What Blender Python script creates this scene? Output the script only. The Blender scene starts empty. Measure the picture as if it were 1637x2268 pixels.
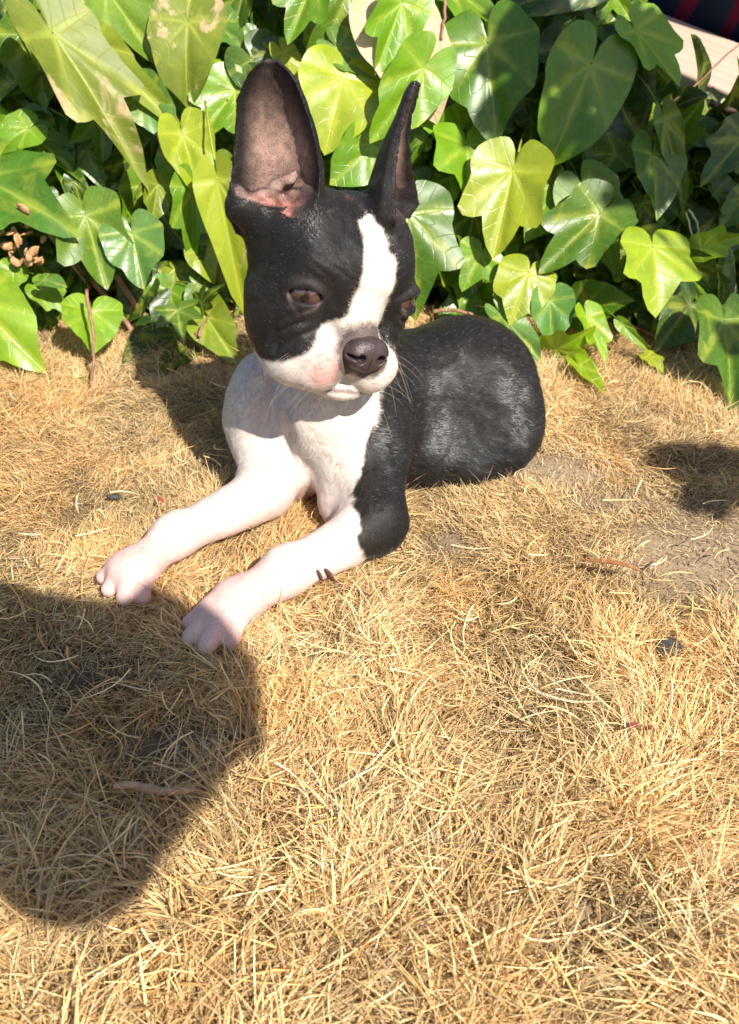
import bpy, math, random
import numpy as np
from mathutils import Vector, Matrix, Quaternion

SC = bpy.context.scene
COL = SC.collection
rng = np.random.default_rng(7)
random.seed(7)
DEV = ''

# ------------------------------------------------------------------ camera
CAM_H = .5
PITCH = math.radians(38)
FPX = 2432.0                      # focal length in units of a 1637 x 2268 picture
cam_d = bpy.data.cameras.new('camera')
cam = bpy.data.objects.new('camera', cam_d)
COL.objects.link(cam)
cam.location = (0, 0, CAM_H)
cam.rotation_euler = (math.radians(90) - PITCH, 0, 0)
cam_d.sensor_fit = 'VERTICAL'
cam_d.sensor_height = 24
cam_d.lens = 24 * FPX / 2268
cam_d.clip_start = .02
cam_d.clip_end = 300
cam_d.dof.use_dof = True
cam_d.dof.focus_distance = .70
cam_d.dof.aperture_fstop = 9.0
SC.camera = cam

# ------------------------------------------------------------------ sky and sun
SUN_EL = math.radians(48)
SHADOW_DIR = Vector((-.56, .83, 0)).normalized()      # where shadows fall on the ground
world = bpy.data.worlds.new('World')
SC.world = world
world.use_nodes = True
wn = world.node_tree
wn.nodes.clear()
sky = wn.nodes.new('ShaderNodeTexSky')
sky.sky_type = 'NISHITA'
sky.sun_disc = False
sky.sun_elevation = SUN_EL
to_sun = -SHADOW_DIR
sky.sun_rotation = math.atan2(to_sun.x, to_sun.y)
bg = wn.nodes.new('ShaderNodeBackground')
bg.inputs['Strength'].default_value = .10
wo = wn.nodes.new('ShaderNodeOutputWorld')
wn.links.new(sky.outputs[0], bg.inputs['Color'])
wn.links.new(bg.outputs[0], wo.inputs['Surface'])
sun_d = bpy.data.lights.new('sun', 'SUN')
sun = bpy.data.objects.new('sun', sun_d)
COL.objects.link(sun)
sun_d.energy = 5.0
sun_d.angle = math.radians(.6)
sun_d.color = (1.0, .95, .86)
sdir = Vector((to_sun.x * math.cos(SUN_EL), to_sun.y * math.cos(SUN_EL), math.sin(SUN_EL)))
sun.rotation_euler = sdir.to_track_quat('Z', 'Y').to_euler()
sun.location = (1, -1, 3)

vs = SC.view_settings
vs.view_transform = 'Standard'
vs.look = 'None'
vs.gamma = 1
vs.exposure = .86
vs.use_curve_mapping = False
SC.cycles.max_bounces = 6
SC.cycles.transparent_max_bounces = 6
SC.cycles.use_denoising = True

# ------------------------------------------------------------------ helpers
CC = np.array([0, 0, CAM_H])
C_F = np.array([0, math.cos(PITCH), -math.sin(PITCH)])
C_U = np.array([0, math.sin(PITCH), math.cos(PITCH)])


def ray(px, py):
    return C_F + np.array([1., 0, 0]) * (px - 818.5) / FPX + C_U * (1134 - py) / FPX


def at_y(px, py, Y):              # point of the photograph's view ray at distance Y from the camera's foot
    r = ray(px, py)
    return CC + r * (Y / r[1])


def on_z(px, py, z=0.0):          # the same ray where it meets height z
    r = ray(px, py)
    return CC + r * ((z - CAM_H) / r[2])


def unit(v):
    v = np.asarray(v, float)
    return v / np.linalg.norm(v)


def hash3(ix, iy, iz, seed):
    h = (ix.astype(np.int64) * 374761393 + iy.astype(np.int64) * 668265263 + iz.astype(np.int64) * 2147483647 + seed * 144665) & 0xffffffff
    h = ((h ^ (h >> 13)) * 1274126177) & 0xffffffff
    h = h ^ (h >> 16)
    return (h & 0xffff) / 65535.0


def noise3(p, scale, seed=0):
    """value noise in -1..1 for points (n,3)"""
    q = p / scale
    i = np.floor(q).astype(np.int64)
    f = q - i
    f = f * f * (3 - 2 * f)
    out = 0
    for dx in (0, 1):
        wx = f[:, 0] if dx else 1 - f[:, 0]
        for dy in (0, 1):
            wy = f[:, 1] if dy else 1 - f[:, 1]
            for dz in (0, 1):
                wz = f[:, 2] if dz else 1 - f[:, 2]
                out = out + wx * wy * wz * hash3(i[:, 0] + dx, i[:, 1] + dy, i[:, 2] + dz, seed)
    return out * 2 - 1


def mesh_np(name, verts, faces, k, mat=None, parent=None, smooth=True, color=None, attrs=None, link=True):
    """mesh from arrays; faces is (m,k)"""
    me = bpy.data.meshes.new(name)
    n, m = len(verts), len(faces)
    me.vertices.add(n)
    me.vertices.foreach_set('co', np.ascontiguousarray(verts, dtype=np.float32).ravel())
    me.loops.add(m * k)
    me.loops.foreach_set('vertex_index', np.ascontiguousarray(faces, dtype=np.int32).ravel())
    me.polygons.add(m)
    me.polygons.foreach_set('loop_start', np.arange(0, m * k, k, dtype=np.int32))
    me.polygons.foreach_set('loop_total', np.full(m, k, dtype=np.int32))
    me.polygons.foreach_set('use_smooth', np.full(m, smooth, dtype=bool))
    me.update(calc_edges=True)
    if color is not None:
        a = me.attributes.new('tint', 'FLOAT_COLOR', 'POINT')
        c4 = np.ones((n, 4), np.float32)
        c4[:, :color.shape[1]] = color
        a.data.foreach_set('color', c4.ravel())
    for an, av in (attrs or {}).items():
        a = me.attributes.new(an, 'FLOAT', 'POINT')
        a.data.foreach_set('value', np.ascontiguousarray(av, dtype=np.float32))
    if mat is not None:
        me.materials.append(mat)
    if not link:
        return me
    o = bpy.data.objects.new(name, me)
    COL.objects.link(o)
    o.parent = parent
    return o


def tag(o, label=None, cat=None, group=None, kind=None):
    for k, v in (('label', label), ('category', cat), ('group', group), ('kind', kind)):
        if v:
            o[k] = v
    return o


def empty(name, loc=(0, 0, 0)):
    o = bpy.data.objects.new(name, None)
    COL.objects.link(o)
    o.location = loc
    o.empty_display_size = .05
    return o


class NT:
    """short-hand for building a node material"""
    def __init__(s, name):
        s.m = bpy.data.materials.new(name)
        s.m.use_nodes = True
        s.t = s.m.node_tree
        s.t.nodes.clear()
        s.out = s.t.nodes.new('ShaderNodeOutputMaterial')

    def n(s, typ, **kw):
        nd = s.t.nodes.new('ShaderNode' + typ)
        for k, v in kw.items():
            setattr(nd, k, v)
        return nd

    def l(s, a, b):
        s.t.links.new(a, b)

    def val(s, sock, v):
        if hasattr(v, 'links'):
            s.l(v, sock)
        else:
            sock.default_value = v

    def math(s, op, a, b=None, c=None, clamp=False):
        nd = s.n('Math', operation=op, use_clamp=clamp)
        s.val(nd.inputs[0], a)
        if b is not None:
            s.val(nd.inputs[1], b)
        if c is not None:
            s.val(nd.inputs[2], c)
        return nd.outputs[0]

    def mix(s, f, a, b, blend='MIX'):
        nd = s.n('Mix', data_type='RGBA', blend_type=blend)
        s.val(nd.inputs[0], f)
        s.val(nd.inputs[6], a)
        s.val(nd.inputs[7], b)
        return nd.outputs[2]

    def attr(s, name, typ='GEOMETRY'):
        return s.n('Attribute', attribute_name=name, attribute_type=typ)

    def noise(s, scale, detail=3, rough=.5, vec=None, dist=0):
        nd = s.n('TexNoise')
        nd.inputs['Scale'].default_value = scale
        nd.inputs['Detail'].default_value = detail
        nd.inputs['Roughness'].default_value = rough
        nd.inputs['Distortion'].default_value = dist
        if vec is not None:
            s.l(vec, nd.inputs['Vector'])
        return nd.outputs['Fac']

    def ramp(s, fac, stops):
        nd = s.n('ValToRGB')
        s.l(fac, nd.inputs[0])
        el = nd.color_ramp.elements
        while len(el) < len(stops):
            el.new(.5)
        for e, (p, c) in zip(el, stops):
            e.position = p
            e.color = c if len(c) == 4 else (*c, 1)
        return nd.outputs[0]

    def smooth(s, x, a, b):
        nd = s.n('MapRange', interpolation_type='SMOOTHSTEP')
        s.val(nd.inputs[0], x)
        nd.inputs[1].default_value = a
        nd.inputs[2].default_value = b
        return nd.outputs[0]

    def bsdf(s, color, rough=.6, spec=.5, **kw):
        b = s.n('BsdfPrincipled')
        s.val(b.inputs['Base Color'], color)
        s.val(b.inputs['Roughness'], rough)
        s.val(b.inputs['Specular IOR Level'], spec)
        for k, v in kw.items():
            s.val(b.inputs[k.replace('_', ' ')], v)
        return b

    def bump(s, h, strength, dist):
        nd = s.n('Bump')
        nd.inputs['Strength'].default_value = strength
        nd.inputs['Distance'].default_value = dist
        s.l(h, nd.inputs['Height'])
        return nd.outputs[0]

    def done(s, shader):
        s.l(shader, s.out.inputs['Surface'])
        return s.m

# ================================================================== the puppy
# The body is one closed surface: blended ellipsoids and tapered limbs, meshed on a fine grid.
VOX = .00140 if not DEV else .0018
PR = []            # (distance function, lo, hi, k, op)


def ell(c, r, k=.012, R=None, op='u'):
    c = np.asarray(c, float)
    r = np.asarray(r, float)
    Rm = None if R is None else np.asarray(R, float)      # rows are the local axes

    def f(p):
        q = p - c
        if Rm is not None:
            q = q @ Rm.T
        k0 = np.sqrt(((q / r) ** 2).sum(-1))
        k1 = np.sqrt(((q / (r * r)) ** 2).sum(-1)) + 1e-9
        return k0 * (k0 - 1) / k1
    m = r.max()
    PR.append((f, c - m, c + m, k, op))


def cap(a, b, ra, rb, k=.012, op='u'):
    a = np.asarray(a, float)
    b = np.asarray(b, float)
    ab = b - a
    L2 = ab @ ab

    def f(p):
        t = np.clip(((p - a) @ ab) / L2, 0, 1)
        return np.sqrt((((p - a) - t[..., None] * ab) ** 2).sum(-1)) - (ra + (rb - ra) * t)
    m = max(ra, rb)
    PR.append((f, np.minimum(a, b) - m, np.maximum(a, b) + m, k, op))


def fn_prim(f, lo, hi, k, op='u'):
    PR.append((f, np.asarray(lo, float), np.asarray(hi, float), k, op))


def combine(d, e, k, op):
    if op == 'u':
        h = np.maximum(k - np.abs(d - e), 0) / k
        return np.minimum(d, e) - h * h * k / 4
    e = -e
    h = np.maximum(k - np.abs(d - e), 0) / k
    return np.maximum(d, e) + h * h * k / 4


def field(p):
    d = np.full(len(p), .05)
    for f, lo, hi, k, op in PR:
        mg = k + .006
        s = np.all((p > lo - mg) & (p < hi + mg), axis=1)
        if s.any():
            d[s] = combine(d[s], f(p[s]), k, op)
    return d


# --- head frame
yaw, roll = math.radians(26), math.radians(16)
hF = np.array([math.sin(yaw), -math.cos(yaw), 0])
hL0 = np.array([math.cos(yaw), math.sin(yaw), 0])
hL = hL0 * math.cos(roll) - np.array([0, 0, 1.]) * math.sin(roll)
hU = np.array([0, 0, 1.]) * math.cos(roll) + hL0 * math.sin(roll)
HR = np.array([hL, hF, hU])
HO = at_y(735, 600, .655)


def head_coords(p):
    q = p - HO
    return q @ hL, q @ hF, q @ hU


def h2w(l, f, u):
    return HO + hL * l + hF * f + hU * u


def hell(c, r, k=.012, op='u', mirror=True, rot=None):
    for s in ((1, -1) if mirror else (1,)):
        R = HR
        if rot is not None:
            a, b, g = rot
            R = np.array(Matrix.Rotation(g * s, 3, 'Z') @ Matrix.Rotation(a, 3, 'X') @ Matrix.Rotation(b * s, 3, 'Y')).T @ HR
        ell(h2w(c[0] * s, c[1], c[2]), r, k, R, op)


# trunk
ell((-.022, .702, .068), (.047, .066, .058), .02)
ell(at_y(575, 900, .680), (.023, .030, .040), .016)                    # shoulder, picture left
ell(at_y(768, 945, .660), (.033, .034, .045), .010)                   # shoulder, picture right
ell(at_y(705, 905, .656), (.028, .030, .040), .010)                   # breast
ell(at_y(650, 1020, .668), (.030, .026, .032), .02)
cap((-.036, .702, .092), h2w(0, -.015, -.02), .038, .040, .018)        # neck
cap((-.005, .715, .050), (.068, .757, .044), .048, .044, .025)        # barrel
ell((.082, .757, .043), (.051, .054, .046), .02)                      # rump
ell(at_y(1085, 945, .728), (.042, .030, .031), .03)                   # folded thigh
ell(at_y(1120, 980, .712) , (.020, .019, .019), .018)                 # knee
cap(at_y(1120, 1005, .705), at_y(1040, 1040, .69), .013, .010, .012)  # hind foot tucked in
cap((.120, .800, .03), (.135, .815, .016), .012, .006, .012)          # stub of a tail
cap(at_y(920, 1000, .70), at_y(1060, 990, .72), .035, .030, .02)      # belly flank

# picture-left front leg
eA = on_z(585, 1095, .020)
cap(at_y(580, 930, .678), eA + np.array([.004, .008, .012]), .026, .0200, .014)
wA = on_z(385, 1190, .017)
pA = on_z(300, 1262, .014)
cap(eA, wA, .0195, .0132, .012)
cap(wA, pA, .0132, .0128, .010)
ell(wA + np.array([.004, .004, .003]), (.0145, .0135, .0135), .008)
ell(pA + np.array([0, 0, .002]), (.0165, .0150, .0125), .008)
# picture-right front leg
eB = on_z(835, 1165, .022)
cap(at_y(815, 960, .668), eB + np.array([-.002, .004, .008]), .031, .0205, .02)
cap(at_y(800, 1000, .655), at_y(760, 1120, .625), .022, .017, .02)
wB = on_z(625, 1272, .018)
pB = on_z(525, 1335, .015)
cap(eB, wB, .0205, .0140, .014)
cap(wB, pB, .0140, .0138, .010)
ell(wB + np.array([.004, .004, .003]), (.0155, .0145, .0142), .008)
ell(pB + np.array([0, 0, .002]), (.0175, .0160, .0130), .008)
CLAWS = []


def toes(w, p, tips):
    for (tx, ty), r in tips:
        t = on_z(tx, ty, .0085)
        base = p + (w - p) * .12 + (t - p) * .15
        mid = base * .45 + t * .55 + np.array([0, 0, .0045])
        cap(base, mid, r * 1.22, r * 1.14, .0065)
        cap(mid, t, r * 1.14, r * .98, .0036)
        d = unit(t - mid)
        CLAWS.append((t + d * r * .6 + np.array([0, 0, -.001]), unit(d + np.array([0, 0, -.35]))))


toes(wA, pA, (((230, 1278), .0056), ((243, 1304), .0060), ((276, 1324), .0062), ((316, 1322), .0056)))
toes(wB, pB, (((424, 1380), .0058), ((424, 1410), .0063), ((458, 1430), .0065), ((512, 1420), .0058)))

for q0, q1 in (((612, 850), (640, 900)), ((640, 900), (645, 960)), ((645, 960), (632, 1010))):
    a_, b_ = at_y(*q0, .640), at_y(*q1, .640)
    for q in (a_, b_):
        dv = unit(q - CC)
        tt = np.linspace(-.03, .08, 90)
        pp = q + dv * tt[:, None]
        q[:] = pp[np.argmax(field(pp) < 0)]
    cap(a_, b_, .0022, .0022, .008, 'd')
# head
hell((0, -.006, .004), (.0475, .046, .043), .012, mirror=False)
hell((.022, -.002, .022), (.027, .034, .026), .015)
hell((.0305, .005, -.026), (.0225, .036, .036), .016)                   # jaw muscle
hell((.022, .024, .013), (.017, .017, .015), .014)                    # brow
hell((0, .030, .004), (.020, .018, .026), .012, mirror=False)
hell((0, .040, -.018), (.014, .018, .015), .012, mirror=False)        # bridge
hell((.0190, .038, -.0445), (.0195, .024, .0200), .007)                # lip pads
hell((.0315, .024, -.0510), (.014, .021, .0145), .010)
hell((.003, .046, -.032), (.015, .017, .014), .008, mirror=False)
hell((0.003, .031, -.0628), (.022, .022, .0095), .003, mirror=False)      # chin
hell((0, .010, -.040), (.026, .026, .022), .015, mirror=False)
# eyes
EYE = (.0345, .0275, -.003)
EYX = {1: .0342, -1: -.0288}
for s in (1, -1):
    c = h2w(EYX[s], EYE[1], EYE[2])
    out = unit(hL * .55 * s + hF * .83 + hU * .02)
    side = unit(np.cross(hU, out))
    upv = np.cross(out, side)
    ell(c, (.0137,) * 3, .008, None)
    # folds over and under the eye
    for k_ in range(7):
        a = -1 + k_ / 3
        q1 = c + side * a * .0118 + out * (.0118 - .004 * a * a) + upv * (.0072 - .005 * a * a)
        q2 = c + side * a * .0112 + out * (.0120 - .004 * a * a) + upv * (-.0066 + .005 * a * a)
        if k_:
            cap(p1, q1, .0021, .0021, .003)
            cap(p2, q2, .0019, .0019, .003)
        p1, p2 = q1, q2
    tl = side * (.05 * s)
    R = np.array([unit(side + upv * -.12 * s), out, unit(upv + side * .12 * s)])
    ell(c + out * .010 - upv * .0003, (.0106, .0100, .0043), .0012, R, 'd')
# wrinkles on the cheek
for s in (1, -1):
    for j, (r0, th0, th1) in enumerate(((.012, 1.9, 3.6), (.0175, 1.8, 3.4), (.0235, 1.9, 3.2))):
        prev = None
        for t in np.linspace(th0, th1, 7):
            l = .021 + math.cos(t) * -r0 * 1.15
            u = -.036 + math.sin(t) * r0 * .0 + math.cos(t) * .0
            l = .020 - math.cos(t) * (r0 + .004)
            u = -.034 - math.sin(t + .2) * -(r0) * .9
            # find the surface along the outward direction
            o0 = h2w(0, -.005, -.02)
            d0 = unit(hL * l * s * 1.0 + hF * .034 + hU * (u + .02))
            tt = np.linspace(.02, .075, 60)
            pts = o0 + d0 * tt[:, None]
            dd = field(pts)
            ii = np.argmax(dd > 0)
            q = pts[ii]
            if prev is not None and j > 0:
                cap(prev, q + d0 * .0004, .0011, .0011, .0035, 'd')
            prev = q + d0 * .0004

# ears: curved shells with an outline of their own
EARS = []


def ear(B, T, N, prof, cup, flip):
    v = T - B
    Lg = np.linalg.norm(v)
    v = v / Lg
    n = unit(N - (N @ v) * v)
    u = np.cross(v, n) * flip
    vs_, hs_, cs_ = (np.array(x) for x in zip(*prof))
    EARS.append((B, u, v, n, Lg, vs_, hs_, cs_))

    def f(p):
        q = p - B
        a, b, c = q @ u, q @ v / Lg, q @ n
        h = np.interp(b, vs_, hs_)
        a = a - np.interp(b, vs_, cs_)
        cu = cup * h * (1.15 - .55 * np.clip(b, 0, 1))
        an = np.clip(a / h, -1.3, 1.3)
        w0 = cu * (np.abs(an) ** 2.2) - cu * .6 - .004 * np.sin(np.clip(b, 0, 1) * 3.1)
        sl = np.sqrt(1 + (2.2 * cu / h * np.abs(an) ** 1.2) ** 2)
        th = .0013 + .0018 * np.clip(1 - b * 1.5, 0, 1)
        x1 = np.abs(c - w0) / sl - th
        x2 = np.abs(a) - h
        x3 = np.maximum(b - 1, -.12 - b) * Lg
        x2 = np.maximum(x2, x3)
        return np.sqrt(np.maximum(x1, 0) ** 2 + np.maximum(x2, 0) ** 2) + np.minimum(np.maximum(x1, x2), 0) - .0006
    pts = [B - v * .02, T + v * .01]
    lo = np.min([q - .04 for q in pts], axis=0)
    hi = np.max([q + .04 for q in pts], axis=0)
    fn_prim(f, lo, hi, .006)


PROF = [(-.15, .022, 0), (0, .0282, 0), (.18, .0290, .001), (.3, .0285, .002), (.5, .0262, .001), (.75, .0212, -.001), (.88, .0160, 0), (.95, .0110, 0), (.985, .0070, 0), (1.01, .003, 0)]
ear(at_y(622, 462, .662), at_y(600, 136, .672), np.array([-.30, -.93, .10]), PROF, .62, 1)
ear(at_y(858, 458, .672), at_y(919, 184, .684), np.array([.955, -.24, .05]), [(-.15, .024, 0), (0, .031, 0), (.18, .027, 0), (.3, .0220, 0), (.5, .0160, 0), (.75, .0108, 0), (.9, .0085, 0), (.97, .0065, 0), (1.0, .0035, 0), (1.02, .001, 0)], .55, 1)
# cartilage folds inside the near ear, and the pocket on its outer edge
ell(at_y(606, 448, .6475), (.0125, .0085, .0150), .005, None, 'd')
ell(at_y(632, 418, .652), (.0060, .0085, .0075), .004, None, 'd')
for (x, y, Y, r) in ((612, 408, .6635, .0042), (585, 430, .658, .0042), (640, 398, .664, .0040), (598, 450, .6545, .0034), (560, 470, .654, .0045), (618, 440, .6565, .0032), (576, 462, .654, .0034), (652, 432, .656, .0036)):
    ell(at_y(x, y, Y), (r * 1.15, r * .9, r * .8), .0025)
for q0, q1, Y in (((560, 478), (606, 424), .6545), ((590, 482), (640, 446), .6525), ((600, 420), (655, 388), .6620)):
    cap(at_y(*q0, Y), at_y(*q1, Y + .004), .0022, .0020, .003)
cap(at_y(530, 425, .655), at_y(538, 460, .652), .0042, .0065, .006)
cap(at_y(538, 460, .652), at_y(590, 480, .648), .0062, .008, .012)
ell(at_y(592, 512, .656), (.013, .016, .018), .014)
# nostril and the fold of the upper lip are cut after the nose has been set
NOSE = h2w(.0035, .060, -.0285)
hell((.0025, .0665, -.043), (.0012, .010, .010), .003, 'd', mirror=False)    # groove under the nose


def surface_nets(lo, hi, vox):
    n = np.ceil((hi - lo) / vox).astype(int) + 1
    ax = [lo[i] + np.arange(n[i]) * vox for i in range(3)]
    d = np.full(n, .05, np.float32)
    for f, l, h, k, op in PR:
        mg = k + .004
        i0 = np.maximum(((l - mg - lo) / vox).astype(int), 0)
        i1 = np.minimum(((h + mg - lo) / vox).astype(int) + 2, n)
        if (i1 <= i0).any():
            continue
        sl = tuple(slice(a, b) for a, b in zip(i0, i1))
        X, Y, Z = np.meshgrid(ax[0][sl[0]], ax[1][sl[1]], ax[2][sl[2]], indexing='ij')
        P = np.stack([X, Y, Z], -1)
        d[sl] = combine(d[sl], f(P).astype(np.float32), k, op)
    s = d < 0
    act = np.zeros(n - 1, bool)
    c0 = s[:-1, :-1, :-1]
    for dx in (0, 1):
        for dy in (0, 1):
            for dz in (0, 1):
                act |= s[dx:n[0] - 1 + dx, dy:n[1] - 1 + dy, dz:n[2] - 1 + dz] != c0
    idx = np.full(n - 1, -1, np.int64)
    cells = np.argwhere(act)
    idx[act] = np.arange(len(cells))
    acc = np.zeros((len(cells), 3))
    cnt = np.zeros(len(cells))
    cor = [np.array(c) for c in ((0, 0, 0), (1, 0, 0), (0, 1, 0), (1, 1, 0), (0, 0, 1), (1, 0, 1), (0, 1, 1), (1, 1, 1))]
    for a in range(8):
        for b in range(a + 1, 8):
            if np.abs(cor[a] - cor[b]).sum() != 1:
                continue
            ca, cb = cells + cor[a], cells + cor[b]
            da, db = d[tuple(ca.T)], d[tuple(cb.T)]
            x = (da < 0) != (db < 0)
            t = np.where(x, da / np.where(x, da - db, 1), 0)
            acc += np.where(x[:, None], ca + t[:, None] * (cb - ca), 0)
            cnt += x
    V = lo + acc / cnt[:, None] * vox
    F = []
    for axis in range(3):
        o = [a for a in range(3) if a != axis]
        sl0 = [slice(None)] * 3
        sl1 = [slice(None)] * 3
        sl0[axis] = slice(0, -1)
        sl1[axis] = slice(1, None)
        diff = s[tuple(sl0)] != s[tuple(sl1)]
        e = np.argwhere(diff)
        e = e[(e[:, o[0]] > 0) & (e[:, o[1]] > 0) & (e[:, o[0]] < n[o[0]] - 1) & (e[:, o[1]] < n[o[1]] - 1)]
        u0 = np.zeros(3, int)
        u0[o[0]] = 1
        u1 = np.zeros(3, int)
        u1[o[1]] = 1
        q = np.stack([idx[tuple((e - u0 - u1).T)], idx[tuple((e - u1).T)], idx[tuple(e.T)], idx[tuple((e - u0).T)]], 1)
        ins = s[tuple(e.T)]
        fl = ins if axis != 1 else ~ins
        q[~fl] = q[~fl][:, ::-1]
        F.append(q)
    F = np.concatenate(F)
    F = F[(F >= 0).all(1)]
    return V, F, d, n


LO = np.array([-.225, .475, -.008])
HI = np.array([.165, .840, .330])
DV, DF, DG, DN = surface_nets(LO, HI, VOX)


def gradient(p, e=.0006):
    g = np.zeros_like(p)
    for i in range(3):
        q = p.copy()
        q[:, i] += e
        r = p.copy()
        r[:, i] -= e
        g[:, i] = field(q) - field(r)
    return g / (np.linalg.norm(g, axis=1)[:, None] + 1e-12)


g = gradient(DV)
for _ in range(2):
    DV = DV - g * np.clip(field(DV), -.0008, .0008)[:, None] * .8
DNORM = gradient(DV)


def folds(p):
    l, f, u = head_coords(p)
    al = np.abs(l)
    n = noise3(p, .011, 41)
    hd = (f > -.02) & (p[:, 2] > .10) & (u < .05)
    w = np.exp(-((al - .036) / .013) ** 2 - ((u + .028) / .017) ** 2)
    r = np.sqrt((al - .012) ** 2 + (u + .050) ** 2)
    d = w * np.sin(r / .0066 * 6.28 + n * 2.2) * .00062
    w2 = np.exp(-((al - .024) / .016) ** 2 - ((u - .017) / .008) ** 2)
    d += w2 * np.sin((u - al * .35) / .0060 * 6.28 + n * 2) * .0003
    d += .0004 * noise3(p, .006, 42) * (u > -.03)
    mz = np.exp(-((al - .022) / .010) ** 2 - ((u + .040) / .010) ** 2) * (f > .02)
    d += mz * np.sin((u + al * .5) / .0045 * 6.28) * .00028
    d = np.where(hd, d, 0)
    d += .0007 * noise3(p, .014, 43) + .0003 * noise3(p, .005, 44)
    return d


for _ in (0,):
    DV = DV + DNORM * folds(DV)[:, None]
fn_ = np.cross(DV[DF[:, 2]] - DV[DF[:, 0]], DV[DF[:, 3]] - DV[DF[:, 1]])
vn_ = np.zeros_like(DV)
for k_ in range(4):
    np.add.at(vn_, DF[:, k_], fn_)
vn_ /= np.linalg.norm(vn_, axis=1)[:, None] + 1e-12
DNORM = vn_ * np.sign((vn_ * DNORM).sum(1).mean())


def coat(p, jitter):
    """colour of the coat at points: linear rgb, plus how white it is"""
    n1 = noise3(p, .010, 3) * .003 + noise3(p, .004, 4) * .0012
    l, f, u = head_coords(p)
    l2 = l + n1 + jitter
    u2 = u + n1 + jitter
    head = (u > -.072) & (f > -.03) & (np.abs(l) < .075) & (p[:, 2] > .108)
    # blaze and muzzle
    bw = np.interp(u2, [-.02, 0, .02, .035, .042, .047], [.017, .0125, .0115, .0095, .0080, -.004])
    bc = np.interp(u2, [-.02, .0, .02, .045], [.003, .0065, .008, .0065])
    blaze = bw - np.abs(l2 - bc)
    blaze = np.where(f < .0, -.01, blaze)
    muz = (-.012 - (np.abs(l2) - .0134) * 1.22) - u2
    muz = np.where(f + n1 > .006, muz, -.01)
    wh = np.maximum(blaze, muz)
    # body: breast, near shoulders, legs
    x, y, z = p[:, 0], p[:, 1], p[:, 2]
    bx = np.interp(z, [0, .02, .05, .09, .13], [-.010, -.006, -.009, .006, .012]) + n1 * 1.6 + jitter
    wb = np.minimum(bx - x, .735 - y + n1 - z * .15)
    wb = np.where(x > .03, -.02, wb)
    isn = field_head_mask(p)
    w = np.where(isn, wh, wb)
    return np.clip(w / .0012 * .5 + .5, 0, 1)


def field_head_mask(p):
    l, f, u = head_coords(p)
    lo_ = np.interp(np.abs(l), [0, .02, .03, .045], [-.03, -.035, -.060, -.062])
    return ((u > lo_) & (f > -.045)) & (np.abs(l) < .075) & (p[:, 2] > .10) | ((f > .016) & (p[:, 2] > .105)) | ((u > .0) & (p[:, 2] > .14))


def ear_inside(p):
    """0..1 how much a point lies on the bare inner face of an ear; height along it"""
    best = np.zeros(len(p))
    hh = np.zeros(len(p))
    for B, u, v, n, Lg, vs_, hs_, cs_ in EARS:
        q = p - B
        a, b, c = q @ u, q @ v / Lg, q @ n
        h = np.interp(b, vs_, hs_)
        an = np.abs(a - np.interp(b, vs_, cs_)) / h
        ok = (b > -.15) & (b < 1.02) & (an < 1.1) & (np.abs(c) < .03)
        e = np.where(ok, np.clip(1.15 - an * 1.15, 0, 1), 0)
        s = e > best
        best = np.where(s, e, best)
        hh = np.where(s, b, hh)
    return best, hh


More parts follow.
